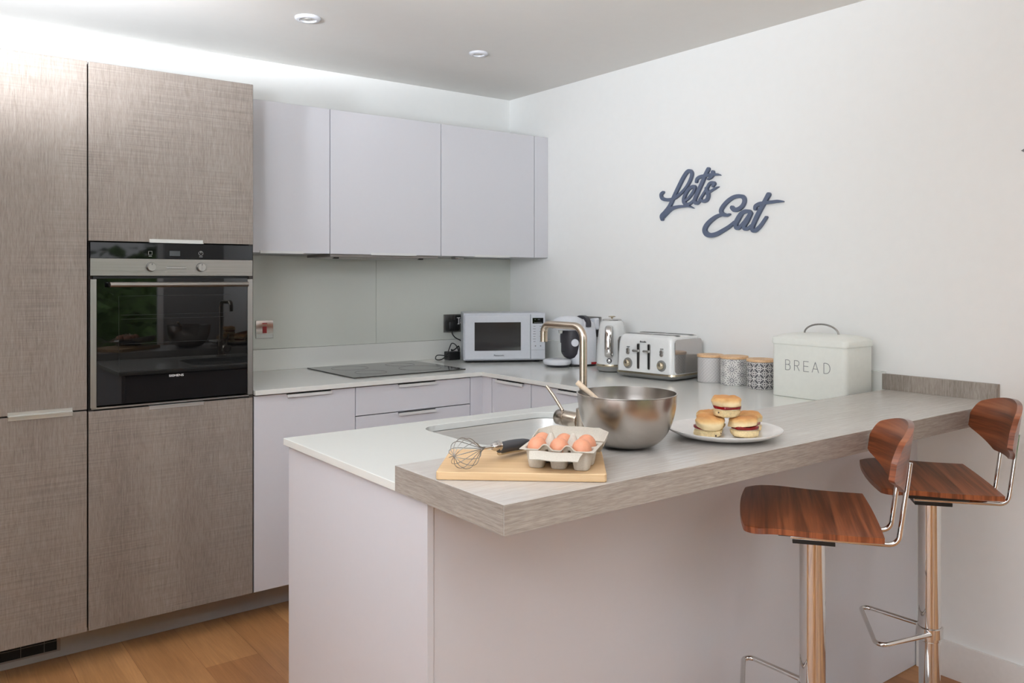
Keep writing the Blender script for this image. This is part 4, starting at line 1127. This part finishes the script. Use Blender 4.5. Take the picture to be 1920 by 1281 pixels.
for s, a, b, z in ((.175, .0105, .0105, .0305), (.185, .0125, .0115, .030), (.215, .0155, .0125, .0285), (.245, .016, .0125, .0265), (.268, .0135, .0115, .025), (.285, .009, .009, .0238), (.290, .003, .004, .0235)):
    rings.append([(s+HS, a*cos(2*pi*k/20), z-.009+b*sin(2*pi*k/20)+.004) for k in range(20)])
hn = obj('handle', MB().loft(rings), M['rubber'], t, ang=60)
rings = []
for s, a, z in ((.176, .006, .0095), (.215, .010, .0085), (.245, .0105, .0065), (.272, .006, .0065)):
    rings.append([(s+HS, a*cos(2*pi*k/14), z+.004+.0045*sin(2*pi*k/14)) for k in range(14)])
obj('underside_grip', MB().loft(rings), M['cream'], hn, ang=60)

EA = atan2(-.80, .60)
EC = Vector((-1.8230, -2.6030, ZW))
t = thing('egg_box', 'open grey card egg box holding six brown eggs', 'egg box', EC, EA)
EW, ED, EH = .156, .108, .042
pit = .047; rows = (-.0245, .0245); cols = (-.0475, 0, .0475)
def sm(a, b, x): x = min(1, max(0, (x-a)/(b-a))); return x*x*(3-2*x)
def tray_h(x, y):
    h = EH
    for cx in cols:
        for cy in rows:
            d = (abs((x-cx)/.0232)**3+abs((y-cy)/.0242)**3)**(1/3)
            h = min(h, EH-(EH-.0012)*sm(1.02, .62, d))
    for px_ in (-.0238, .0238):
        q = sqrt((x-px_)**2+(y*1.0)**2)
        h = max(h, EH+.026-2.3*max(0, q-.004)) if q < .017 else h
        qf = sqrt((x-px_)**2+(y+ED/2-.003)**2)
        h = max(h, EH+.011*sm(.0165, .003, qf)) if qf < .0165 and y < -ED/2+.012 else h
    return h
mb = MB(); mb.grid(lambda u, v: ((u-.5)*EW, (v-.5)*ED, tray_h((u-.5)*EW, (v-.5)*ED)), 104, 72, lambda u, v: (0, 0, -.0016) if tray_h((u-.5)*EW, (v-.5)*ED) > .003 else (0, 0, -.0009))
obj('tray', mb, M['card'], t, ang=70)
# closing flap folded down at the front
fl = MB(); fl.grid(lambda u, v: ((u-.5)*(.112-.012*v), -ED/2-.0012-.024*v**.8, EH-.003-.012*v**1.5+.001*sin(u*9)), 20, 6, lambda u, v: (0, .0004, -.0018))
obj('front_flap', fl, M['card'], t, ang=60)
# lid folded right back, lying open behind the tray
def chamf(w, d, c, cy): return [(-w/2, cy-d/2), (w/2, cy-d/2), (w/2, cy+d/2-c), (w/2-c, cy+d/2), (-w/2+c, cy+d/2), (-w/2, cy+d/2-c)]
def dens(o, n=8):
    out = []
    for i in range(len(o)):
        a, b = Vector(o[i]), Vector(o[(i+1) % len(o)])
        out += [tuple(a.lerp(b, k/n)) for k in range(n)]
    return out
LW, LD = EW+.004, .086; ly = ED/2+.0025+LD/2
LM = Matrix.Translation((0, ED/2+.002, EH-.002)) @ Matrix.Rotation(radians(9), 4, 'X') @ Matrix.Translation((0, -ED/2-.002, 0))
def ring_(w, d, c, cy, z, rag=0.):
    return [LM @ Vector((x, y, z+rag*noise.noise(Vector((x*90, y*90, 3))))) for x, y in dens(chamf(w, d, c, cy))]
lm = MB()
lm.loft([ring_(LW, LD, .026, ly, .004, .0016), ring_(LW-.006, LD-.006, .026, ly, -.010), ring_(LW-.024, LD-.026, .022, ly, -.026), ring_(LW-.040, LD-.040, .018, ly, -.028),
         ring_(LW-.040, LD-.040, .018, ly, -.0262), ring_(LW-.0275, LD-.0295, .022, ly, -.0242), ring_(LW-.0095, LD-.0095, .026, ly, -.0095), ring_(LW-.0035, LD-.0035, .026, ly, .0042, .0016), ring_(LW, LD, .026, ly, .004, .0016)], False, False)
lm.add(ring_(LW-.040, LD-.040, .018, ly, -.0270), [tuple(range(48))])
obj('lid', lm, M['card'], t, ang=45)

eg = []
for k in range(15):
    a = pi*k/14; r = .0208*sin(a)*(1-.10*cos(a)); z = -.0275*cos(a)
    eg.append((r, z))
labels = {(-.0475, -.0245): 'brown egg in the front row at the whisk end', (0, -.0245): 'brown egg in the middle of the front row', (.0475, -.0245): 'brown egg in the front row at the end nearest the bowl',
          (-.0475, .0245): 'brown egg in the back row at the whisk end', (0, .0245): 'brown egg in the middle of the back row', (.0475, .0245): 'brown egg in the back row at the end nearest the bowl'}
Ra = Matrix.Rotation(EA, 3, 'Z')
proto = None
for i, ((ex, ey), lb) in enumerate(labels.items()):
    p = EC+Ra @ Vector((ex, ey, .0355))
    if proto is None:
        proto = obj('egg', MB().lathe(eg, 36), M['egg'], ang=80); o = proto
    else:
        o = proto.copy(); COL.objects.link(o)
    o.location = p; o.rotation_euler = (radians(random.uniform(-7, 7)), radians(random.uniform(-7, 7)), random.uniform(0, 6))
    tag(o, lb, 'egg', 'brown eggs in the egg box')

# ------------------------------------------------------------------ bar stools
def make_stool(label):
    t = thing('bar_stool', label, 'bar stool', (0,0,0), 0, 'walnut bar stools at the breakfast bar')
    zt = .7955
    hwf = lambda f: .2026+(.2127-.2026)*min(1, max(0, (f+.14)/.30))
    def seat(u, v):
        s = sin(pi*(u-.5)); a = abs(s)
        L = .303+.014*(1-a**2.2)-.016*max(0, (a-.88)/.12)**2.2
        f = -.1405+L*v-.004*(1-a*a)*(1-v)
        x = s*(hwf(f)-.010*max(0, (v-.92)/.08)**2)
        z = zt+.0050+.010*v-.004*sin(pi*v)-.010*max(0, (v-.62)/.38)**2.5
        return Vector((x, f, z))
    mb = MB(); mb.grid(seat, 56, 40, lambda u, v: (0, 0, -.0135))
    obj('seat', mb, M['walnut'], t, ang=40)
    def bk(u, v):
        s = sin(pi*(u-.5)); n_ = s*.182; a = abs(s)
        zt_ = 1.036-.040*a*a-.030*max(0, (a-.78)/.22)**2.5
        zb_ = .875+(.049*(a-.36)/.64 if a > .36 else 0.)+.004*max(0, (a-.95)/.05)
        z = zb_+(zt_-zb_)*v
        f = -.199+.052*a*a-.14*(z-.90)
        return Vector((n_, f, z))
    def bkn(u, v):
        s = sin(pi*(u-.5)); nx = Vector((-.104*s/.182, 1, .14)).normalized()
        return -nx*.0135
    mb = MB(); mb.grid(bk, 64, 18, bkn)
    obj('backrest', mb, M['walnutback'], t, ang=40)
    for s in (-1, 1):
        pts = fillet([(s*.061, .055, zt-.0500), (s*.061, -.190, zt-.0500), (s*.061, -.2065, .868), (s*.061, -.2160, .945)], .026, 8)
        mb = MB(); mb.tube(pts, .0062, 14); obj('back_tube', mb, M['chrome'], t, ang=50)
    obj('seat_plate', MB().box(-.085, .085, -.085, .085, zt-.0435, zt-.0160).box(-.05, .05, -.05, .05, zt-.0700, zt-.0437), M['black'], t, bevel=.001)
    obj('column', MB().lathe([(.0290, .030), (.0290, .318), (.0310, .320), (.0314, .370), (.0314, zt-.0702)], 40), M['chrome'], t, ang=40)
    obj('foot_collar', MB().lathe([(.0316, .328), (.0365, .330), (.0365, .358), (.0316, .360)], 40, cap0=False, cap1=False), M['chrome'], t)
    fr = fillet([(-.034, .006, .345), (-.157, .170, .345), (.157, .170, .345), (.034, .006, .345)], .02, 7)
    mb = MB(); mb.tube(fr, .0066, 14); obj('footrest', mb, M['chrome'], t, ang=50)
    obj('base', MB().lathe([(.205, .0005), (.205, .006), (.198, .010), (.12, .016), (.06, .023), (.04, .032), (.033, .045), (.0292, .06)], 64), M['chrome'], t, ang=40)
    lv = MB(); lv.tube(fillet([(.030, .02, zt-.062), (.075, .062, zt-.070), (.098, .082, zt-.084)], .01, 4), .0042, 10); obj('lift_lever', lv, M['chrome'], t)
    return t
s1 = make_stool('walnut bar stool nearer the camera, back toward the right')
s1.location = (-1.085, -2.714, 0); s1.rotation_euler = (0, 0, .6384)
copy_thing(s1, (-.495, -2.7190, 0), .6747, 'walnut bar stool beside the right wall')

# ------------------------------------------------------------------ wall letters
def sign(name, data, label):
    mb = MB()
    for k, (pts, w) in enumerate(data):
        ribbon(mb, pts, [q*1.06 for q in w], lambda a, b, d: Vector((-d, a, b)), .0016+.0001*k, .0132+.0003*(k%2)+.00012*k, n=6, cap=8, rise=.0004)
    o = obj(name, mb, M['sign'], ang=30)
    tag(o, label, 'wall sign', 'script wall letters')
sign('wall_lettering', SIGN_LETS, "slate blue script wall letters reading Let's, upper left word")
sign('wall_lettering', SIGN_EAT, 'slate blue script wall letters reading Eat, lower right word')

t = thing('wall_ornament', 'pointed grey tip of a wall ornament at the right picture edge', 'wall decor', (0, -2.7745, 1.800))
mb = MB(); mb.loft([[(-.001, 0, 0), (-.001, -.02, .012), (-.001, -.05, .02), (-.001, -.05, -.02), (-.001, -.02, -.012)], [(-.010, -.002, 0), (-.010, -.021, .010), (-.010, -.05, .017), (-.010, -.05, -.017), (-.010, -.021, -.010)]])
obj('ornament', mb, plain('grey_metal_ornament', (120, 118, 118), .4), t)

# ------------------------------------------------------------------ camera
cd = bpy.data.cameras.new('camera'); cam = bpy.data.objects.new('camera', cd); COL.objects.link(cam)
cam.location = (-2.9602, -3.93, 1.3868); cam.rotation_euler = (radians(90), 0, -.6485)
cd.sensor_width = 36.; cd.lens = 1557.78/1920*36; cd.shift_y = -(640.5-520.82)/1920; cd.clip_start = .05
SC.camera = cam

# ------------------------------------------------------------------ light
w = bpy.data.worlds.new('world'); SC.world = w; w.use_nodes = True
nt = w.node_tree; bg = nt.nodes['Background']
tc = nt.nodes.new('ShaderNodeTexCoord'); sp = nt.nodes.new('ShaderNodeSeparateXYZ'); rp = nt.nodes.new('ShaderNodeValToRGB')
nt.links.new(tc.outputs['Generated'], sp.inputs[0]); nt.links.new(sp.outputs[2], rp.inputs[0]); nt.links.new(rp.outputs[0], bg.inputs[0])
rp.color_ramp.elements[0].position = .0; rp.color_ramp.elements[0].color = (.95, .97, 1., 1)
rp.color_ramp.elements[1].position = 1.; rp.color_ramp.elements[1].color = (.70, .82, 1., 1)
bg.inputs[1].default_value = LIGHT['sky']


def area(name, loc, rot, sx, sy, power, col=(1,1,1), portal=False):
    l = bpy.data.lights.new(name, 'AREA'); l.shape = 'RECTANGLE'; l.size = sx; l.size_y = sy; l.energy = power; l.color = col
    if portal: l.cycles.is_portal = True
    o = bpy.data.objects.new(name, l); COL.objects.link(o); o.location = loc; o.rotation_euler = rot; return o
area('window_portal', ((WF[0]+WF[1])/2, YF-.09, (WF[2]+WF[3])/2), (radians(-90), 0, 0), WF[1]-WF[0], WF[3]-WF[2], 1, portal=True)
area('window_portal', (XL-.09, (WL[0]+WL[1])/2, (WL[2]+WL[3])/2), (radians(90), 0, radians(-90)), WL[1]-WL[0], WL[3]-WL[2], 1, portal=True)


def spot(name, loc, target, power, angle, size=.08, blend=1., col=(1,1,1)):
    l = bpy.data.lights.new(name, 'SPOT'); l.energy = power; l.spot_size = radians(angle); l.spot_blend = blend; l.shadow_soft_size = size; l.color = col
    o = bpy.data.objects.new(name, l); COL.objects.link(o); o.location = loc
    o.rotation_euler = (Vector(target)-Vector(loc)).to_track_quat('-Z', 'Y').to_euler(); return o
for s in LIGHT['spots']: spot(*s)

# ------------------------------------------------------------------ render look
vs = SC.view_settings
vs.view_transform = 'Standard'; vs.look = 'None'; vs.gamma = 1.; vs.use_curve_mapping = False
vs.exposure = LIGHT['exposure']
SC.cycles.max_bounces = 10; SC.cycles.diffuse_bounces = 6; SC.cycles.glossy_bounces = 5; SC.cycles.transparent_max_bounces = 8
SC.cycles.caustics_reflective = False; SC.cycles.caustics_refractive = False
SC.cycles.sample_clamp_indirect = 6.0
SC.cycles.use_denoising = True
